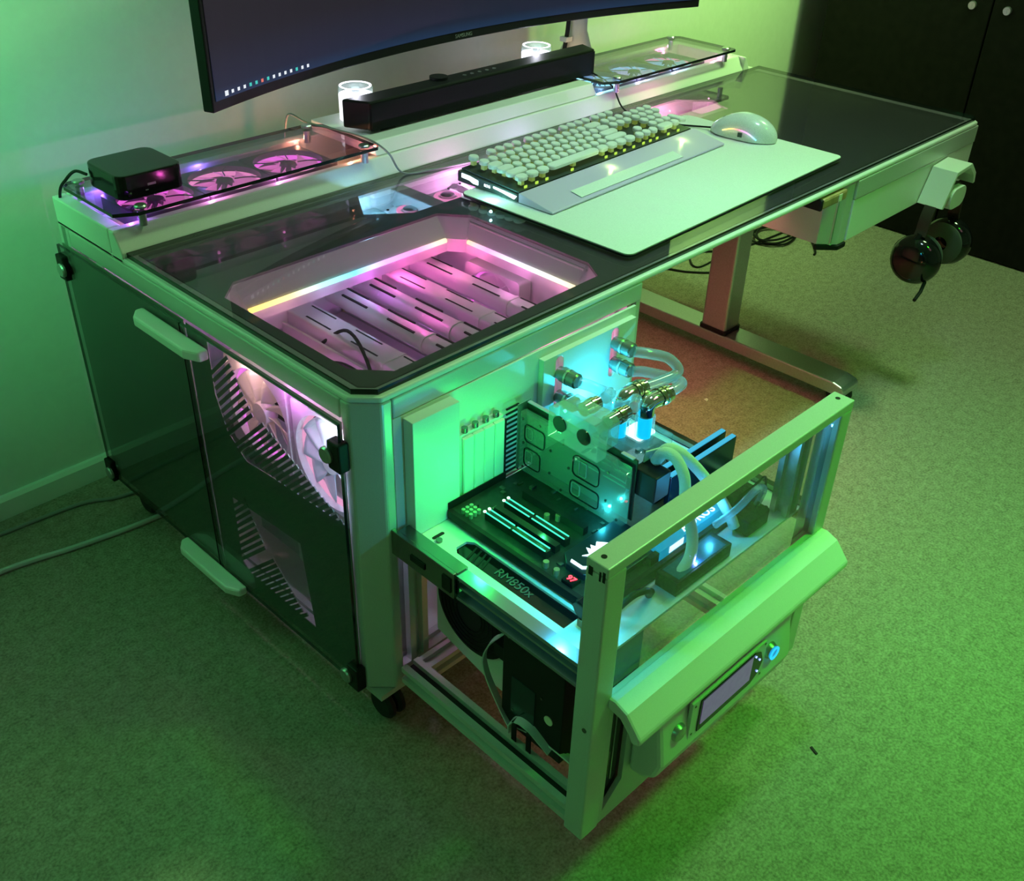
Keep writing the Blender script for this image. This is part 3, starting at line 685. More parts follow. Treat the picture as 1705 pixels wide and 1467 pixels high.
# ================================================================ desk mat, keyboard, mouse
pm = MB().prism(rrect(0, .600, 0, .325, .012), 0, .0026)
padr = thing('desk_mat', 'large pale desk mat under the keyboard and mouse', 'desk mat', (.4937, .0415, .5266), rz=math.radians(1.5))
part('mat_cloth', pm, M['pad'], padr, local=True)
part('mat_base', MB().prism(rrect(-.0008, .6008, -.0008, .3258, .0125), -.0003, .0012), M['rubber'], padr, local=True)
kb = thing('keyboard', 'pale mechanical keyboard with round keycaps and a silver wrist rest', 'keyboard', (.521, .2085, .5294), rz=math.radians(2.2))
def kpart(n, mb, m, **k): return part(n, mb, m, kb, local=True, **k)
kpart('keyboard_base', MB().prism([(.0685, .001), (.0685, .013), (.188, .020), (.195, .018), (.195, .001)], 0, .463, 'x'), M['kbplate'], bevel=.0015)
kpart('top_plate', MB().prism([(.070, .0135), (.070, .0155), (.190, .0225), (.190, .0205)], .004, .459, 'x'), M['kbplate'])
wr = kpart('wrist_rest', MB().prism([(0, .001), (0, .004), (.064, .0155), (.067, .0155), (.067, .001)], .000, .463, 'x'), M['lavender'], bevel=.001)
part('soft_inlay', MB().prism([(.006, .0058), (.006, .0066), (.028, .0106), (.028, .0098)], .075, .345, 'x'), M['pad'], wr, local=True)
sg = emis('edge_light', (.75, 1, 1), 2.5)
kpart('side_light', MB().prism([(.150, .006), (.150, .013), (.168, .016), (.185, .0165), (.185, .010), (.168, .009), (.160, .006)], -.0012, -.0002, 'x'), sg)
kpart('side_light', MB().prism([(.075, .004), (.070, .010), (.098, .012), (.118, .013), (.118, .010), (.100, .008)], -.0012, -.0002, 'x'), sg)
text_part('glow_letters', 'ROG', .006, sg, kb, (-.0016, .130, .010), (0, -1, 0), (0, 0, 1), local=True)
U_ = .0197
caps = {}
def capmesh(w):
    if w in caps: return caps[w]
    hw = U_*w/2 - .0016; r = .0080; b = MB()
    def stad(rr, hh): return rrect(-hh, hh, -rr, rr, min(rr, hh)-.0001, 6)
    lv = [(r, hw, .0), (r, hw, .0045), (r-.0012, hw-.0012, .0062)]
    if w == 1: lv = [(r, r, 0), (r, r, .0045), (r-.0012, r-.0012, .0062)]
    rings = []
    for rr, hh, z in lv: rings.append([b.bm.verts.new((x, y, z)) for x, y in stad(rr, hh)])
    for a, c in zip(rings, rings[1:]):
        for i in range(len(a)): b.bm.faces.new((a[i], a[(i+1) % len(a)], c[(i+1) % len(a)], c[i]))
    b.bm.faces.new(rings[0][::-1]); b.bm.faces.new(rings[-1])
    me = bpy.data.meshes.new('keycap'); b.bm.to_mesh(me); b.bm.free(); me.materials.append(M['cap'])
    for p_ in me.polygons: p_.use_smooth = False
    caps[w] = me; return me
rows = [
 ([1.25, 1.25, 1.25, 6.25, 1.25, 1.25, 1.25, 1.25], [1, 1, 1], [2, 1]),
 ([2.25]+[1]*10+[2.75], ['s', 1, 's'], [1, 1, 1]),
 ([1.75]+[1]*11+[2.25], [], [1, 1, 1]),
 ([1.5]+[1]*12+[1.5], [1, 1, 1], [1, 1, 1, 1]),
 ([1]*13+[2], [1, 1, 1], [1, 1, 1, 1]),
 ([1, 's', 1, 1, 1, 1, .5, 1, 1, 1, 1, .5, 1, 1, 1, 1], [1, 1, 1], []),
]
sw = MB(); nkeys = 0
def key(x, row, w, tall=False):
    global nkeys
    y = .083 + .0186*row + (.004 if row == 5 else 0); z = .0265 + .0085*(y-.07)/.12
    if tall: y -= .0093
    o = bpy.data.objects.new('keycap', capmesh(w)); COL.objects.link(o); o.parent = kb
    o.location = (.0105 + U_*x, y, z); o.rotation_euler = (math.radians(3.3), 0, PI/2*0)
    if tall: o.rotation_euler = (math.radians(3.3), 0, PI/2)
    sw.box(.0105+U_*x-.0035, .0105+U_*x+.0035, y-.0035, y+.0035, z-.0085, z-.0003); nkeys += 1
for r, (main, nav, num) in enumerate(rows):
    x = 0
    for w in main:
        if w == 's': x += 1; continue
        if w == .5: x += .5; continue
        key(x + w/2, r, w); x += w
    x = 15.25
    for w in nav:
        if w == 's': x += 1; continue
        key(x + .5, r, 1); x += 1
    x = 18.5
    for w in num: key(x + w/2, r, w); x += w
key(18.5+3.5, 1, 2, True)
kpart('key_switches', sw, M['rgbplastic'])
kpart('front_switch_lights', (lambda b: [b.box(.0105+U_*u-.003, .0105+U_*u+.003, .0722, .0737, .0165, .0205) for u in (.6, 1.9, 3.1, 6.2, 10.6, 11.9, 13.1, 14.4, 15.8, 16.8, 17.8, 19.5, 21)] and b)(MB()), emis('lime_led', (.55, .9, .08), .9))
kpart('keyboard_cable', MB().tube([(.30, .195, .012), (.31, .215, .004), (.36, .235, .0015), (.42, .25, .0015)], .0018, 8, smooth=6), M['black'], smooth=True)
point('keyboard_glow', (.495, .31, .540), (.25, 1, .85), .05)
point('keyboard_glow', (.72, .262, .5475), (.6, 1, .2), .015)
point('keyboard_glow', (.92, .27, .5475), (.6, 1, .2), .015)

ms = thing('mouse', 'pale honeycomb mouse with a rainbow light strip on the desk mat', 'mouse', (1.050, .232, .5295), rz=math.radians(12))
b = bmesh.new(); bmesh.ops.create_uvsphere(b, u_segments=32, v_segments=20, radius=1)
for v in b.verts:
    x, y, z = v.co
    wv = .031*(1 - .13*math.exp(-((y-.15)/.45)**2)) ; hz_ = .038*(1 - .32*max(0, y)**1.3)
    v.co = (x*wv, y*.062, max(z, -.12)*hz_ + .006)
m_ = MB(); me_ = bpy.data.meshes.new('t'); b.to_mesh(me_); b.free(); m_.bm.from_mesh(me_)
part('mouse_shell', m_, mat('pale_mouse_shell', (.72, .74, .73), .25, noise=.15, nscale=900, coat=.3), ms, smooth=True, local=True)
part('mouse_light', MB().tube([(-.0285, .030, .014), (-.0298, .010, .020), (-.0310, -.015, .018), (-.030, -.035, .008)], .0012, 6, smooth=6), emis_ramp('mouse_rainbow', 1, -.035, .03, [(0, (.2, .9, 1)), (.3, (.9, .4, 1)), (.55, (1, .3, .3)), (.8, (1, .8, .2)), (1, (1, .9, .3))], 1.6), ms, local=True)
part('scroll_wheel', MB().cyl((-.003, .036, .0245), (.003, .036, .0245), .007), M['black'], ms, smooth=True, local=True)
part('side_mark', MB().box(-.0312, -.0302, -.008, .000, .008, .016), M['kbplate'], ms, local=True)
part('mouse_cable', MB().tube([(0, .060, .006), (.0, .085, .003), (-.01, .12, .002), (-.02, .165, .002), (-.04, .195, .002)], .0017, 8, smooth=6), M['black'], ms, smooth=True, local=True)

# ================================================================ headphones
hp = thing('headphones', 'black over-ear headphones hanging from the hook at the desk end', 'headphones', (1.375, -.028, .27))
hc = (1.372, -.028)
def hband(r, t, z0): return [(hc[0] + r*1.0*math.cos(a), hc[1], z0 + r*1.25*math.sin(a)) for a in [PI*k/20 for k in range(21)]]
pts = [(hc[0]+.072, hc[1], .352)] + [(hc[0] + .068*math.cos(a), hc[1], .362 + .078*math.sin(a)) for a in [PI*k/18 for k in range(19)]] + [(hc[0]-.072, hc[1], .352)]
part('headband', MB().ribbon(pts, .022, .006, side=(0, 1, 0), smooth=3), mat('brown_black_band', (.035, .022, .016), .5), hp, smooth=True)
for s, nm in ((-1, 'left'), (1, 'right')):
    cx_ = hc[0] + s*.068
    part('yoke', MB().tube([(hc[0]+s*.072, hc[1], .356), (hc[0]+s*.078, hc[1]+.004, .335), (hc[0]+s*.078, hc[1], .315)], .006, 8, smooth=4), M['black'], hp, smooth=True)
    e = part('ear_cup', MB().lathe((cx_ - .022, hc[1], .303), [(0, 0), (.030, 0), (.042, .007), (.048, .020), (.048, .032), (.040, .042), (0, .042)] , 32, 'x'), M['blackgloss'], hp, smooth=True)
    part('ear_pad', MB().lathe((cx_ + (.021 if s < 0 else -.031), hc[1], .305), [(.014, 0), (.036, 0), (.042, .004), (.041, .009), (.030, .010), (.014, .006), (.014, 0)], 32, 'x'), mat('grey_green_pad' if s < 0 else 'grey_green_pad2', (.08, .085, .08), .8), e, smooth=True)
part('microphone_boom', MB().tube([(1.300, -.060, .268), (1.275, -.066, .258), (1.245, -.070, .252)], .0035, 8), M['black'], hp, smooth=True)

# ================================================================ cables on the floor
def floorcable(pts, r, m, label, name='floor_cable', grp=None):
    t = thing(name, label, 'cable', (pts[0][0], pts[0][1], 0), group=grp)
    part('cable_run', MB().tube([(x, y, z if z else r) for x, y, z in pts], r, 8, smooth=8), m, t, smooth=True)
floorcable([(-1.0, .69, 0), (-.45, .68, 0), (-.22, .665, 0), (-.10, .640, 0), (.04, .622, 0), (.30, .62, 0)], .0045, M['cable_w'], 'thick white cable on the carpet left of the pedestal, nearer the camera')
floorcable([(-1.0, .79, 0), (-.45, .775, 0), (-.18, .757, 0), (-.05, .745, 0), (.02, .715, 0), (.20, .70, 0), (.40, .72, 0)], .0032, M['cable_g'], 'thin grey cable on the carpet near the baseboard left of the pedestal')
pts = [(1.62, .66, 0), (1.72, .60, 0)]
for k in range(26):
    a = k*.75; pts.append((1.86 + (.085-.001*k)*math.cos(a) + .01*math.sin(k*1.7), .58 + (.060-.0008*k)*math.sin(a), .003 + .0006*k))
floorcable(pts, .003, M['black'], 'coiled black cable on the carpet behind the lift column', 'coiled_cable')
floorcable([(1.92, .50, 0), (1.885, .47, 0), (1.85, .445, 0), (1.835, .44, 0)], .003, M['black'], 'short black cable end on the carpet in front of the coil')
floorcable([(1.47, .66, 0), (1.50, .60, 0), (1.56, .55, 0), (1.66, .55, 0), (1.74, .60, 0)], .0028, M['black'], 'thin black cable loop on the carpet left of the lift column')
floorcable([(1.58, .66, 0), (1.54, .62, 0), (1.55, .60, 0), (1.62, .605, 0), (1.70, .64, 0)], .0025, M['black'], 'inner thin black cable loop on the carpet left of the lift column')
lf = thing('lint', 'small pale lint flake on the carpet under the desk', 'lint', (1.02, .20, 0))
part('flake', MB().prism([(1.018, .203), (1.026, .205), (1.028, .210), (1.020, .212)], .0004, .0016), M['whiteplain'], lf)
lf = thing('lint', 'small dark lint speck on the carpet right of the drawer', 'lint', (.392, -.416, 0))
part('fleck', MB().prism([(.389, -.421), (.392, -.422), (.397, -.410), (.394, -.409)], .0004, .002), M['black'], lf)

# ================================================================ the pulled-out computer drawer
dw = thing('computer_case', 'white open computer case pulled out of the desk like a drawer, with green-lit handle', 'computer case', (.0249, -.32, 0), drawer=True)
x0, x1, yf, zb, zt = .0249, .4571, -.3233, .0865, .4848
part('front_post', MB().prism([(x0, yf), (x0+.028, yf), (x0+.028, yf+.027), (x0, yf+.027)], zb, zt-.0122), M['alu'], dw, bevel=.002)
part('front_post', MB().prism([(x1-.024, yf), (x1, yf), (x1, yf+.027), (x1-.024, yf+.027)], zb, zt-.0122), M['alu'], dw, bevel=.002)
tb = part('top_bar', MB().box(x0, x1, yf, yf+.027, zt-.012, zt), M['alu'], dw, bevel=.0015)
many('bar_hole', [(lambda b, x=x: b.cyl((x, yf+.0155, zt-.001), (x, yf+.0155, zt+.0003), .0030, n=16)) for x in (x0+.0115, x1-.012)], M['blackmatte'], tb)
part('open_end', MB().box(x0-.0004, x0+.0002, yf+.003, yf+.006, zt-.018, zt-.006).box(x0-.0004, x0+.0002, yf+.008, yf+.010, zt-.019, zt-.008).box(x0-.0004, x0+.0002, yf+.018, yf+.023, zt-.018, zt-.008), M['blackmatte'], tb)
part('post_end', MB().box(x0+.002, x0+.025, yf+.003, yf+.024, zb-.0022, zb-.0002), M['blackmatte'], dw)
part('post_screw', MB().cyl((x0-.0008, yf+.010, .262), (x0+.0005, yf+.010, .262), .0030, n=14), M['steel'], dw)
part('front_glass', MB().box(x0+.0285, x1-.0245, yf+.008, yf+.012, .300, zt-.0124), M['dglass'], dw)
part('inner_slot_post', MB().slotbar(x1-.050, x1-.026, yf+.028, yf+.052, .322, zt-.035, 'z'), M['silver'], dw)
# lower front panel
sl_ = [(x0+.036, .105), (x0+.036, .272), (x0+.048, .282), (x0+.066, .282), (x0+.066, .135)]
part('lower_panel', MB().plate([(x0+.0285, zb+.001), (x1-.0245, zb+.001), (x1-.0245, .298), (x0+.0285, .298)], [sl_, [(x1-.075, .12), (x1-.075, .20), (x1-.065, .21), (x1-.045, .21), (x1-.045, .12)]], yf+.002, yf+.008, 'y'), M['alu'], dw)
part('drive_slot', MB().box(x0+.034, x0+.070, yf+.010, yf+.016, .10, .286), M['blackgloss'], dw)
part('drive_slot', MB().box(x1-.078, x1-.043, yf+.010, yf+.016, .115, .215), M['whiteplain'], dw)
part('slot_slat', MB().box(x0+.052, x0+.0535, yf+.0085, yf+.0098, .14, .26), M['silver'], dw)
# handle
hpz = .294
hprof = [(yf+.002, hpz+.006), (yf-.008, hpz+.007), (yf-.024, hpz+.001), (yf-.044, hpz-.022), (yf-.044, hpz-.030), (yf-.034, hpz-.034), (yf-.028, hpz-.024), (yf-.016, hpz-.011), (yf+.002, hpz-.008)]
part('handle', MB().prism(hprof, x0+.022, x1-.004, 'x'), M['white'], dw, bevel=.003)
# control unit
cu = part('control_unit', MB().prism([(yf+.0015, .266), (yf-.029, .262), (yf-.041, .182), (yf-.034, .158), (yf-.018, .146), (yf+.0015, .144)], x0+.075, x0+.330, 'x'), M['white'], dw, bevel=.005)
th = math.atan2(.007, .073)
def cup(x, z, d=0):   # point on the sloped face
    y = yf-.024 - (.258 - z)*(.007/.073); return (x, y - d, z)
F = MB()
F.prism([(x0+0.122, .190), (x0+0.264, .190), (x0+0.264, .246), (x0+0.122, .246)], yf-0.0400, yf-0.0355, 'y')
part('screen_plate', F, M['whiteplain'], cu)
part('screen_bezel', MB().prism([(x0+0.136, .194), (x0+0.239, .194), (x0+0.252, .202), (x0+0.259, .218), (x0+0.252, .236), (x0+0.239, .243), (x0+0.136, .243)], yf-0.0415, yf-0.0402, 'y'), M['blackgloss'], cu)
part('lcd', MB().prism([(x0+0.139, .204), (x0+0.234, .204), (x0+0.234, .241), (x0+0.139, .241)], yf-0.0423, yf-0.0417, 'y'), mat('lcd_picture', (.05, .05, .06), .3, emit=(.10, .075, .15), es=1.0, noise=.5, nscale=90), cu)
many('indicator', [(lambda b, x=x, z=z: b.cyl((x0+x, yf-0.0427, z), (x0+x, yf-0.0417, z), .0013, n=10)) for x, z in ((.240, .237), (.250, .226), (.249, .208))], emis('blue_led', (.25, .35, 1), 3), cu)
for a in (x0+.105, x0+.283):
    lit = a > .2
    part('push_button', MB().lathe((a, yf-0.0330, .214), [(0, -.009), (.007, -.009), (.0095, -.0075), (.0115, -.003), (.0115, .001)], 28, 'y'), M['silver'], cu, smooth=True)
    if lit: part('button_ring', MB().ring((a, yf-0.0437, .214), .0062, .0090, .0014, 'y'), emis('button_ring_blue', (.02, .5, 1), 1.4), cu)
many('unit_screw', [(lambda b, x=x, z=z: b.cyl((x0+x, yf-0.0407, z), (x0+x, yf-0.0399, z), .0016, n=10)) for x, z in ((.127, .240), (.127, .196), (.260, .243), (.261, .194))], M['steel'], cu)
# bottom and side rails
lr_ = part('lower_rail', MB().slotbar(.031, .059, -.295, -.006, .087, .114, 'y'), M['alu'], dw)
part('groove_shade', MB().box(.0402, .0498, -.294, -.007, .1065, .1075).box(.0397, .0402, -.294, -.007, .0955, .1055), M['blackmatte'], lr_)  # black strips stand in for the shade inside the groove
part('lower_rail', MB().slotbar(.424, .450, -.295, -.006, .087, .114, 'y'), M['alu'], dw)
part('lower_crossbar', MB().slotbar(.060, .423, -.030, -.006, .087, .112, 'x'), M['alu'], dw)
part('lower_crossbar', MB().slotbar(.060, .423, -.310, -.290, .088, .108, 'x'), M['alu'], dw)
# tray with cutout, rear panels
TZ = .322
part('tray', MB().plate([(.055, -.2955), (.442, -.2955), (.442, -.002), (.055, -.002)], [[(.070, -.238), (.098, -.238), (.098, -.070), (.092, -.062), (.076, -.062), (.070, -.070)]], TZ-.0035, TZ), M['white'], dw)
s1 = rrect(.292, .306, .395, .470, .0065); s2 = rrect(.398, .412, .400, .472, .0065)
part('rear_panel', MB().plate([(.040, TZ+.0005), (.456, TZ+.0005), (.456, .4845), (.040, .4845)], [s1, s2], .0005, .0045, 'y'), M['white'], dw)
part('fitting_plate', MB().plate([(.270, .350), (.447, .350), (.447, .474), (.270, .474)], [s1, s2], -.0085, .0003, 'y'), M['white'], dw, bevel=.0005)
part('end_plate', MB().box(.054, .124, -.016, .0003, TZ+.0005, .481), M['white'], dw, bevel=.0008)
cv = part('slot_bracket', MB().box(.130, .200, -.010, .0003, TZ+.013, .428), M['whiteplain'], dw)
for k in range(4): part('slot_cover', MB().prism(rrect(.1315+k*.017, .1475+k*.017, -.0155, -.0103, .002), TZ+.016, .424), M['whiteplain'], cv)
many('thumb_screw', [(lambda b, k=k: b.cyl((.1395+k*.017, -.007, .4282), (.1395+k*.017, -.007, .4345), .0040, n=14)) for k in range(4)], M['steel'], cv, smooth=True)
mg = MB().box(.203, .2045, -.012, -.009, TZ+.013, .42).box(.226, .2275, -.012, -.009, TZ+.013, .42)
for k in range(14): mg.box(.2046, .2259, -.0115, -.0095, TZ+.016+k*.0072, TZ+.018+k*.0072)
part('port_mesh', mg, M['black'], dw)
part('tray_slot', MB().prism(rrect(.066, .084, -.034, -.029, .0024), TZ-.0002, TZ+.0003), M['blackmatte'], dw)
part('tray_screw', MB().cyl((.069, -.040, TZ), (.069, -.040, TZ+.003), .004, n=14), M['steel'], dw, smooth=True)
part('tray_slot', MB().prism(rrect(.395, .412, -.268, -.263, .0024), TZ-.0002, TZ+.0003), M['blackmatte'], dw)
# slides
so = part('slide_channel', MB().prism([(.036, .303), (.052, .303), (.052, .306), (.039, .306), (.039, .332), (.052, .332), (.052, .336), (.036, .336)], -.108, -.006, 'y'), M['steel'], dw)
so_ = part('slide_channel', MB().prism([(.030, .301), (.0355, .301), (.0355, .306), (.0335, .309), (.0335, .328), (.0355, .331), (.0355, .337), (.030, .337)], -.108, .004, 'y'), M['steel'], dw, bevel=.0008)
part('slide_latch', MB().box(.0285, .0298, -.060, -.035, .314, .322).box(.0285, .0298, -.104, -.090, .308, .328), M['black'], so_)
part('slide_rail', MB().prism([(.050, .300), (.050, .334), (.034, .334), (.034, .329), (.041, .327), (.041, .321), (.036, .319), (.036, .316), (.043, .314), (.043, .307), (.034, .304), (.034, .300)], -.2945, -.1085, 'y'), mat('blue_zinc', (.38, .45, .62), .22, metal=1), dw)
part('slide_rail', MB().box(.443, .452, -.2945, -.006, .300, .330), M['steel'], dw)

# ---------------------------------------------------------------- contents of the drawer
def dthing(name, label, cat, loc, group=None): return thing(name, label, cat, loc, drawer=True, group=group)
MZ = .337
mbd = dthing('motherboard', 'black motherboard with green-lit slots lying flat in the drawer', 'motherboard', (.25, -.13, TZ))
part('circuit_board', MB().box(.108, .412, -.250, -.018, MZ-.002, MZ), M['board'], mbd)
part('standoff', (lambda b: [b.cyl((x, y, TZ+.0002), (x, y, MZ-.0022), .003, n=8) for x in (.118, .25, .40) for y in (-.03, -.14, -.24)] and b)(MB()), M['steel'], mbd)
part('board_tray', MB().box(.102, .108, -.252, -.018, TZ+.004, MZ+.001).box(.108, .412, -.256, -.2505, TZ+.004, MZ+.002).box(.104, .20, -.0175, -.0165, TZ+.002, MZ+.010), M['black'], mbd)
gslot = emis('green_slot_light', (.05, .95, .50), 1.6); gdot = emis('green_dot', (.35, 1, .55), 6)
for k, x in enumerate((.1275, .1425, .159, .190)):
    s = part('expansion_slot', MB().box(x-.0042, x+.0042, -.160, -.060, MZ+.0002, MZ+.0105), M['slot'], mbd)
    if k in (0, 2):
        part('slot_light', MB().box(x-.0046, x-.0030, -.102, -.062, MZ+.0107, MZ+.0115).box(x-.0046, x-.0030, -.158, -.106, MZ+.0107, MZ+.0115).box(x+.0030, x+.0046, -.102, -.062, MZ+.0107, MZ+.0115).box(x+.0030, x+.0046, -.158, -.106, MZ+.0107, MZ+.0115), gslot, s)
        part('slot_led', MB().lathe((x-.0038, -.0595, MZ+.011), [(0, .002), (.0018, .001), (.002, 0), (0, 0)], 10).lathe((x+.0038, -.0595, MZ+.011), [(0, .002), (.0018, .001), (.002, 0), (0, 0)], 10), gdot, s)
cap_ = MB()
for i in range(3):
    for j in range(3): cap_.cyl((.113+.0065*i, -.034-.0065*j, MZ), (.113+.0065*i, -.034-.0065*j, MZ+.006), .0025, n=12)
part('capacitor_block', cap_, mat('green_grey_caps', (.35, .45, .32), .3, metal=.4), mbd, smooth=True)
chp = MB(); random.seed(3)
for k in range(90):
    x = random.uniform(.112, .405); y = random.uniform(-.246, -.03); a = random.uniform(.001, .004); c = random.uniform(.001, .004)
    if .12 < x < .195 and -.165 < y < -.055: continue
    chp.box(x-a, x+a, y-c, y+c, MZ+.0001, MZ+random.uniform(.001, .004))
part('small_chips', chp, mat('mixed_chips', (.08, .09, .08), .3, noise=.9, nscale=60, metal=.3), mbd, kind='stuff')
many('header_cap', [(lambda b, x=x, y=y: b.cyl((x, y, MZ), (x, y, MZ+.008), .0035, n=14)) for x, y in ((.177, -.11), (.186, -.12), (.115, -.168), (.30, -.20), (.312, -.205), (.114, -.185))], mat('audio_caps', (.45, .35, .22), .3, metal=.6), mbd, smooth=True)
hs_ = part('chipset_heatsink', MB().prism([(.128, -.186), (.140, -.172), (.232, -.172), (.232, -.240), (.158, -.240), (.128, -.212)], MZ+.0002, MZ+.009), mat('blue_black_heatsink', (.03, .05, .07), .3, metal=.7), mbd, bevel=.001)
lw = emis('ice_white_light', (.65, .95, 1), 2.6)
part('lit_outline', MB().prism([(.133, -.205), (.133, -.188), (.137, -.186), (.137, -.203), (.160, -.225), (.160, -.236), (.156, -.236), (.156, -.228)], MZ+.0092, MZ+.0100), lw, hs_)
part('lit_emblem', MB().prism([(.150, -.190), (.158, -.194), (.164, -.184), (.166, -.190), (.171, -.184), (.173, -.190), (.180, -.185), (.205, -.215), (.200, -.222), (.178, -.212), (.172, -.220), (.158, -.216), (.150, -.204), (.160, -.202)], MZ+.0092, MZ+.0100), lw, hs_)
rd_ = emis('red_digits', (1, .03, .06), 5)
text_part('debug_digits', '97', .011, rd_, mbd, (.116, -.205, MZ+.0055), (0, -1, 0), (1, 0, 0))
part('debug_display', MB().box(.109, .123, -.213, -.197, MZ+.0001, MZ+.005), M['blackgloss'], mbd)
part('io_heatsink', MB().box(.262, .300, -.060, -.020, MZ+.0001, MZ+.030).box(.310, .345, -.045, -.020, MZ+.0001, MZ+.022), M['kbplate'], mbd, bevel=.001)
part('front_light_bar', MB().prism([(.215, -.2495), (.345, -.2495), (.345, -.232), (.215, -.232)], MZ+.0002, MZ+.014), mat('blue_lit_acrylic', (.05, .2, .3), .3, emit=(.0, .50, .9), es=.7), mbd)
part('lit_lettering', MB().box(.232, .258, -.2502, -.2497, MZ+.003, MZ+.012), lw, mbd)
text_part('lit_name', 'AORUS', .019, emis('white_name_light', (.7, .98, 1), 3.5), mbd, (.295, -.240, MZ+.0146), (1, 0, 0), (0, 1, 0))
part('edge_connector', MB().box(.20, .23, -.2485, -.242, MZ+.0001, MZ+.012).box(.36, .40, -.248, -.232, MZ+.0001, MZ+.014), M['black'], mbd)
part('red_leds', (lambda b: [b.box(.243+dx, .246+dx, -.212+dy, -.209+dy, MZ+.012, MZ+.0135) for dx, dy in ((0, 0), (.006, .002), (.010, -.002), (.015, .001))] and b)(MB()).box(.238, .262, -.216, -.206, MZ+.0002, MZ+.0118), M['black'], mbd)
part('red_led', (lambda b: [b.box(.240+dx, .2435+dx, -.2125+dy, -.209+dy, MZ+.0136, MZ+.0144) for dx, dy in ((0, 0), (.006, .002), (.011, -.001), (.017, .001))] and b)(MB()), rd_, mbd)

_GX = -.012
# graphics card standing in its slot
gp_ = dthing('graphics_card', 'upright graphics card under a clear acrylic water block in the drawer', 'graphics card', (.245, -.10, MZ))
part('card_board', MB().box(.2495, .2512, -.188, -.014, MZ+.011, .4335), M['board'], gp_)
part('slot_foot', MB().box(.2455, .255, -.150, -.045, MZ+.0002, MZ+.0108), M['slot'], gp_)
part('cold_plate', MB().box(.2455, .2493, -.184, -.017, MZ+.013, .4245), mat('nickel_plate', (.16, .20, .18), .25, metal=.6), gp_)
wbk = part('acrylic_block', MB().prism([(y, z) for y, z in [(-.017, MZ+.004), (-.017, .426), (-.060, .426), (-.068, .4275), (-.165, .4275), (-.173, .421), (-.186, .421), (-.186, .345), (-.175, MZ+.004)]], .2345, .2450, 'x'), M['acryl'], gp_, bevel=.0006)
def oring(y0, y1, z0, z1, r, w=.0011):
    return [MB().plate([(a, b) for a, b in rrect(y0, y1, z0, z1, r)], [[(a, b) for a, b in rrect(y0+w, y1-w, z0+w, z1-w, max(r-w, .001))]], .2330, .2343, 'x')]
for q in ((-.060, -.026, .388, .414, .006), (-.054, -.026, .352, .380, .006), (-.148, -.106, .380, .410, .007), (-.150, -.104, .349, .373, .006)):
    part('seal_ring', oring(*q)[0], M['blackgloss'], wbk)
for q in ((-.040, -.028, .393, .410, .004), (-.040, -.028, .357, .376, .004), (-.128, -.116, .384, .405, .002), (-.120, -.106, .352, .370, .004)):
    part('inner_seal', oring(*q, w=.0008)[0], M['print'], wbk)
many('block_screw', [(lambda b, y=y, z=z: b.cyl((.2332, y, z), (.2344, y, z), .0018, n=12)) for y, z in ((-.022, .418), (-.05, .420), (-.024, .384), (-.070, .395), (-.070, .362), (-.024, .348), (-.09, .415), (-.10, .385), (-.160, .41), (-.160, .37), (-.09, .347), (-.178, .352))], M['steel'], wbk)
tb_ = part('terminal_block', MB().prism([(-.078, .428), (-.078, .468), (-.086, .475), (-.147, .475), (-.155, .468), (-.155, .428)], .2175, .2340, 'x').prism([(-.080, .4360), (-.080, .468), (-.088, .4745), (-.145, .4745), (-.153, .468), (-.153, .4360)], .2341, .256, 'x'), M['acryl_thick'], gp_, bevel=.001)
many('port_plug', [(lambda b, y=y: b.cyl((.2155, y, .4540), (.2172, y, .4540), .0098, n=28)) for y in (-.097, -.134)], M['blackgloss'], tb_, smooth=True)
part('card_bracket', MB().box(.234, .256, -.0134, -.0122, MZ+.002, .4335), M['silver'], gp_)
many('side_strip', [lambda b: b.box(.2460, .2512, -.184, -.166, .4340, .4352), lambda b: b.box(.2460, .2512, -.060, -.017, .4340, .4352)], mat('lavender_strip', (.55, .45, .75), .3), gp_)
part('card_fitting', MB().cyl((.2565, -.097, .4560), (.282, -.097, .4560), .0085), M['chrome'], gp_, smooth=True)
part('card_fitting', MB().cyl((.2565, -.134, .4560), (.292, -.134, .4560), .0085), M['chrome'], gp_, smooth=True)
part('fitting_ring', MB().ring((.268, -.097, .4560), .0086, .0098, .006, 'x', 24).ring((.275, -.134, .4560), .0086, .0098, .007, 'x', 24), mat('warm_steel', (.8, .72, .5), .18, metal=1), gp_, smooth=True)
part('power_socket', MB().box(.2525, .280, -.214, -.180, .385, .420), M['black'], gp_, bevel=.0015)

# power cable of the card
for o_ in [gp_]: o_.location.x += _GX
bc = dthing('braided_cable', 'thick white braided power cable arching over the end of the graphics card', 'cable', (.27, -.20, .42))
part('braid', MB().tube([(.266, -.192, .4212), (.268, -.200, .436), (.270, -.215, .437), (.268, -.232, .420), (.262, -.243, .39), (.255, -.262, .362), (.235, -.275, .345), (.205, -.278, .333)], .0068, 12, smooth=6), mat('white_braid', (.66, .70, .66), .8, bump=.5, nscale=800), bc, smooth=True)
br = MB()
for k in range(12): br.tube([(.257+.0018*k, -.185-.0006*k, .436), (.2565+.0019*k, -.183, .428), (.2565+.0019*k, -.183, .4205)], .0011, 6)
part('braid_strands', br, bpy.data.materials['white_braid'], bc, smooth=True)
bc = dthing('braided_cable', 'second white braided cable running right from the card toward the drawer front', 'cable', (.29, -.20, .42))
part('braid', MB().tube([(.275, -.190, .4212), (.280, -.196, .434), (.290, -.208, .430), (.304, -.225, .410), (.320, -.246, .378), (.330, -.262, .350), (.332, -.270, .335)], .0068, 12, smooth=6), bpy.data.materials['white_braid'], bc, smooth=True)
cw = dthing('cable_loop', 'clear blue cable loop hanging just behind the drawer glass', 'cable', (.33, -.27, TZ))
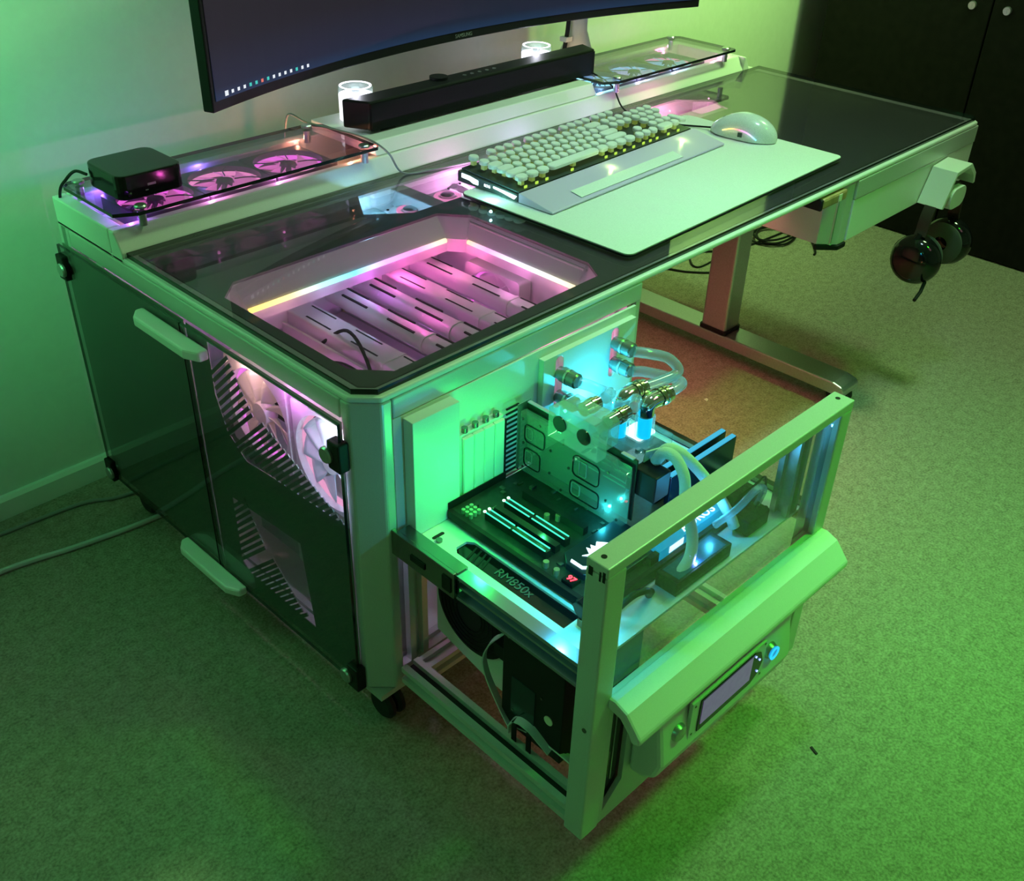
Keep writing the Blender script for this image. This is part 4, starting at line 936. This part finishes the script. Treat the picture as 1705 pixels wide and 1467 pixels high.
part('loop', MB().tube([(.30, -.262, .350), (.315, -.278, .375), (.345, -.282, .390), (.372, -.277, .375), (.380, -.268, .345), (.372, -.262, .3282)], .0045, 10, smooth=6), M['tube'], cw, smooth=True)
dk = dthing('dark_cable', 'black thin cable looping behind the left end of the drawer glass', 'cable', (.15, -.27, TZ))
part('dark_run', MB().tube([(.112, -.262, .3262), (.115, -.272, .345), (.130, -.280, .360), (.150, -.282, .355), (.165, -.275, .335), (.180, -.268, .3262)], .0040, 10, smooth=6), M['black'], dk, smooth=True)
kc = dthing('cable_clip', 'black clip holding cables at the front left corner of the tray', 'clip', (.09, -.25, TZ))
part('clip_frame', MB().prism([(-.262, TZ+.0005), (-.262, TZ+.020), (-.254, TZ+.034), (-.243, TZ+.036), (-.236, TZ+.028), (-.241, TZ+.018), (-.250, TZ+.010), (-.250, TZ+.0005)], .082, .094, 'x'), M['blackgloss'], kc, bevel=.0015)
part('clip_plate', MB().box(.0805, .0815, -.258, -.247, TZ+.004, TZ+.014), M['wood'], kc)
part('clip_light', MB().box(.084, .092, -.2500, -.2490, TZ+.024, TZ+.026), gslot, kc)
sq = dthing('adapter_plug', 'black plug block behind the right part of the drawer glass', 'plug', (.36, -.275, TZ))
part('plug_body', MB().prism(rrect(.340, .385, -.285, -.262, .004), TZ+.0005, TZ+.022), M['black'], sq, bevel=.002)
part('plug_cord', MB().tube([(.372, -.272, TZ+.0222), (.388, -.270, TZ+.045), (.398, -.262, TZ+.050), (.400, -.250, TZ+.03), (.398, -.235, TZ+.004)], .0016, 8, smooth=6), M['black'], sq, smooth=True)
drv = dthing('drive_box', 'long dark box lying on the tray right behind the drawer glass', 'box', (.21, -.272, TZ))
part('drive_body', MB().box(.195, .298, -.2900, -.2605, TZ+.0005, TZ+.020), M['black'], drv, bevel=.001)
part('drive_label', MB().box(.202, .290, -.287, -.264, TZ+.0201, TZ+.0205), mat('blue_sheen_label', (.02, .10, .18), .25), drv)
# memory sticks
def ram(y, label):
    t = dthing('memory_stick', label, 'memory stick', (.37, y, MZ), group='memory sticks')
    part('heat_spreader', MB().box(.298, .432, y-.0035, y+.0035, MZ+.006, MZ+.046), mat('dark_blue_spreader', (.02, .04, .10), .25, metal=.6), t, bevel=.001)
    part('stick_foot', MB().box(.298, .432, y-.0025, y+.0025, MZ+.0002, MZ+.0058), M['slot'], t)
    part('light_bar', MB().box(.300, .430, y-.003, y+.003, MZ+.0462, MZ+.0478), emis('stick_light_' + label[:4], (.05, .55, .9), .8), t)
ram(-.176, 'memory stick standing farther from the drawer glass, blue top edge')
ram(-.192, 'memory stick standing nearer the drawer glass, blue top edge')
# cpu block and reservoir tubes
cpu = dthing('processor_block', 'glowing processor water block with two upright blue tubes', 'water block', (.385, -.09, MZ))
part('block_body', MB().box(.345, .412, -.115, -.050, MZ+.0002, MZ+.020), M['acryl'], cpu, bevel=.002)
part('block_light', MB().prism(rrect(.362, .396, -.098, -.066, .004), MZ+.0204, MZ+.0225), emis('ice_light', (.5, .95, 1), 3.0), cpu)
for x, y, z1, r in ((.352, -.070, .3990, .0135), (.374, -.094, .3920, .0130)):
    part('clear_tube', MB().cyl((x, y, MZ+.0227), (x, y, z1), r, n=28), M['acryl'], cpu, smooth=True)
    part('coolant', MB().cyl((x, y, MZ+.0228), (x, y, z1-.002), r*.72, n=24), M['coolant'], cpu, smooth=True)
    part('elbow', MB().tube([(x, y, z1+.0002), (x, y, z1+.012), (x+.008, y-.001, z1+.018), (x+.038, y-.006, z1+.020)], .0112, 20, smooth=5), M['chrome'], cpu, smooth=True)
    part('elbow_ring', MB().ring((x+.018, y-.003, z1+.0195), .0113, .0128, .005, 'x', 24).ring((x+.026, y-.004, z1+.0195), .0113, .0128, .005, 'x', 24), bpy.data.materials['warm_steel'], cpu, smooth=True)
# compression fittings on the cyan plate
def fitting(x, z, label):
    t = dthing('tube_fitting', label, 'tube fitting', (x, -.009, z), group='tube fittings on the rear plate')
    part('collar', MB().lathe((x, -.0088, z), [(0, 0), (.0088, 0), (.0088, -.006), (.0102, -.0065), (.0102, -.015), (.0095, -.0155), (.0095, -.017), (.0102, -.0175), (.0102, -.030), (.0085, -.032), (0, -.032)], 28, 'y'), mat('grey_knurled' , (.35, .38, .38), .25, metal=.8), t, smooth=True)
    part('lock_ring', MB().ring((x, -.0265, z), .0103, .0110, .003, 'y', 28), M['chrome'], t)
fitting(.299, .447, 'left upper tube fitting on the cyan-lit rear plate')
fitting(.299, .413, 'left lower tube fitting on the cyan-lit rear plate')
fitting(.405, .451, 'right upper tube fitting on the cyan-lit rear plate')
fitting(.405, .421, 'right lower tube fitting on the cyan-lit rear plate')
def hose(pts, label):
    t = dthing('clear_hose', label, 'hose', pts[0], group='clear hoses in the drawer')
    part('hose_wall', MB().tube(pts, .0072, 16, smooth=8), M['tube'], t, smooth=True)
hose([(.405, -.042, .451), (.422, -.056, .447), (.442, -.070, .439), (.448, -.084, .426), (.436, -.084, .420), (.3902, -.0762, .4190)], 'upper clear hose curving from the right fitting to the tall chrome elbow')
hose([(.405, -.042, .421), (.418, -.052, .420), (.440, -.078, .414), (.440, -.098, .414), (.4122, -.100, .4120)], 'lower clear hose curving from the right fitting to the short chrome elbow')
hose([(.299, -.042, .447), (.306, -.055, .445), (.312, -.075, .442), (.302, -.090, .452), (.283, -.097, .4560)], 'clear hose from the left upper fitting to the graphics card')
hose([(.299, -.042, .413), (.312, -.062, .418), (.320, -.10, .430), (.314, -.120, .452), (.293, -.134, .4560)], 'clear hose from the left lower fitting to the graphics card')

# power supply under the tray with its label in the cutout
ps = dthing('power_supply', 'black power supply under the tray, its label plate showing through the cutout', 'power supply', (.13, -.15, .17))
part('supply_case', MB().box(.063, .200, -.252, -.156, .120, .292).box(.063, .200, -.252, -.052, .2925, .3135), M['black'], ps, bevel=.001)
nm = part('name_plate', MB().prism([(.0715, -.236), (.0965, -.236), (.0965, -.072), (.0905, -.064), (.0775, -.064), (.0715, -.072)], .3140, .3195), M['blackgloss'], ps)
text_part('printed_name', 'RM850x', .017, mat('grey_print', (.10, .11, .11), .4), nm, (.0835, -.150, .3200), (0, -1, 0), (1, 0, 0))
part('plate_stripes', (lambda b: [b.prism([(.073, -.085-k*.008), (.095, -.078-k*.008), (.095, -.0755-k*.008), (.073, -.0825-k*.008)], .3197, .3204) for k in range(4)] and b)(MB()), M['blackmatte'], nm)
part('case_window', MB().prism([(-.210, .145), (-.172, .145), (-.172, .205), (-.210, .205)], .0620, .0628, 'x'), mat('dark_blue_sheen', (.01, .03, .04), .12), ps)
part('round_sticker', MB().cyl((.0618, -.232, .178), (.0628, -.232, .178), .0065, n=20), M['label'], ps)
part('case_foot', MB().box(.064, .080, -.1555, -.140, .215, .235).box(.064, .080, -.1555, -.148, .262, .285), M['black'], ps)
many('case_screw', [(lambda b, y=y, z=z: b.cyl((.0616, y, z), (.0628, y, z), .002, n=8)) for y, z in ((-.165, .262), (-.175, .15), (-.216, .142), (-.22, .205))], M['steel'], ps)
fp = dthing('fan_plate', 'white plate with a big round black fan under the rear of the tray', 'fan plate', (.088, -.08, .13))
circ = [(-.083+.066*math.cos(2*PI*k/48), .229+.066*math.sin(2*PI*k/48)) for k in range(48)]
part('plate_sheet', MB().plate([(-.018, .155), (-.105, .135), (-.1500, .140), (-.1500, .2915), (-.0175, .2915), (-.010, .22)], [circ], .0880, .0915, 'x') if False else MB().prism([(-.012, .150), (-.110, .128), (-.139, .128), (-.139, .2915), (-.012, .2915)], .0880, .0915, 'x'), M['white'], fp)
part('round_fan', MB().lathe((.0878, -.079, .222), [(0, -.006), (.020, -.006), (.021, -.004), (.058, -.004), (.062, -.002), (.062, 0), (0, 0)], 48, 'x'), M['blackmatte'], fp, smooth=True)
gr = MB()
for k in range(5): gr.ring((.0820, -.079, .222), .024+.007*k, .0248+.007*k, .0012, 'x', 40)
part('fan_guard', gr, M['black'], fp)
# flat white cables in the lower bay
rc = dthing('ribbon_cable', 'flat pale cable bowing down from the fan plate to the lower rail', 'cable', (.075, -.15, .114))
part('ribbon', MB().ribbon([(.085, -.146, .236), (.075, -.128, .222), (.068, -.120, .195), (.066, -.128, .170), (.064, -.145, .150), (.062, -.165, .130), (.062, -.178, .118)], .011, .0016, side=(1, .4, 0)), M['cable_w'], rc, smooth=True)
rc = dthing('ribbon_cable', 'flat pale cable looping up from the lower rail in front of the black power supply', 'cable', (.065, -.19, .114))
part('ribbon', MB().ribbon([(.060, -.176, .117), (.058, -.178, .135), (.058, -.190, .148), (.058, -.208, .150), (.059, -.226, .142), (.060, -.240, .134)], .012, .0016, side=(1, .2, .1)), M['cable_w'], rc, smooth=True)
for k, lb in enumerate(('upper of the three flat pale cables running along the lower rail to the front post', 'middle of the three flat pale cables running along the lower rail', 'lowest of the three flat pale cables running along the lower rail')):
    rc = dthing('ribbon_cable', lb, 'cable', (.07, -.23, .116))
    part('ribbon', MB().ribbon([(.064+.006*k, -.176, .122-.001*k), (.064+.006*k, -.200, .131-.005*k), (.066+.007*k, -.235, .135-.006*k), (.066+.008*k, -.285, .134-.006*k)], .010, .0016, side=(1, 0, -.6)), M['cable_w'], rc, smooth=True)
for y, lb in ((-.188, 'black strap around the flat cables, nearer the fan plate'), (-.212, 'black strap around the flat cables, nearer the front post')):
    st = dthing('cable_strap', lb, 'strap', (.062, y, .115))
    part('strap', MB().box(.052, .0535, y-.004, y+.004, .1145, .146).box(.0536, .078, y-.004, y+.004, .1440, .1458), M['black'], st, bevel=.0005)

# lights of the drawer electronics
point('board_glow', (.105, -.075, .400), (.02, 1, .10), .24)
point('board_glow', (.080, -.225, .405), (.05, .75, 1), .30)
point('board_glow', (.185, -.060, .43), (.02, 1, .10), .07)
point('board_glow', (.150, -.130, .362), (.05, 1, .25), .05)
point('board_glow', (.345, -.040, .395), (.04, .75, 1), .36)
point('board_glow', (.400, -.120, .400), (.04, .60, 1), .14)
point('board_glow', (.300, -.262, .372), (.06, .55, 1), .14)
point('board_glow', (.090, -.275, .350), (.1, .8, 1), .07)
point('board_glow', (.215, -.165, .36), (.05, .8, .9), .06)
point('board_glow', (.235, -.285, .345), (.25, .3, 1), .05)
print('keys', nkeys)
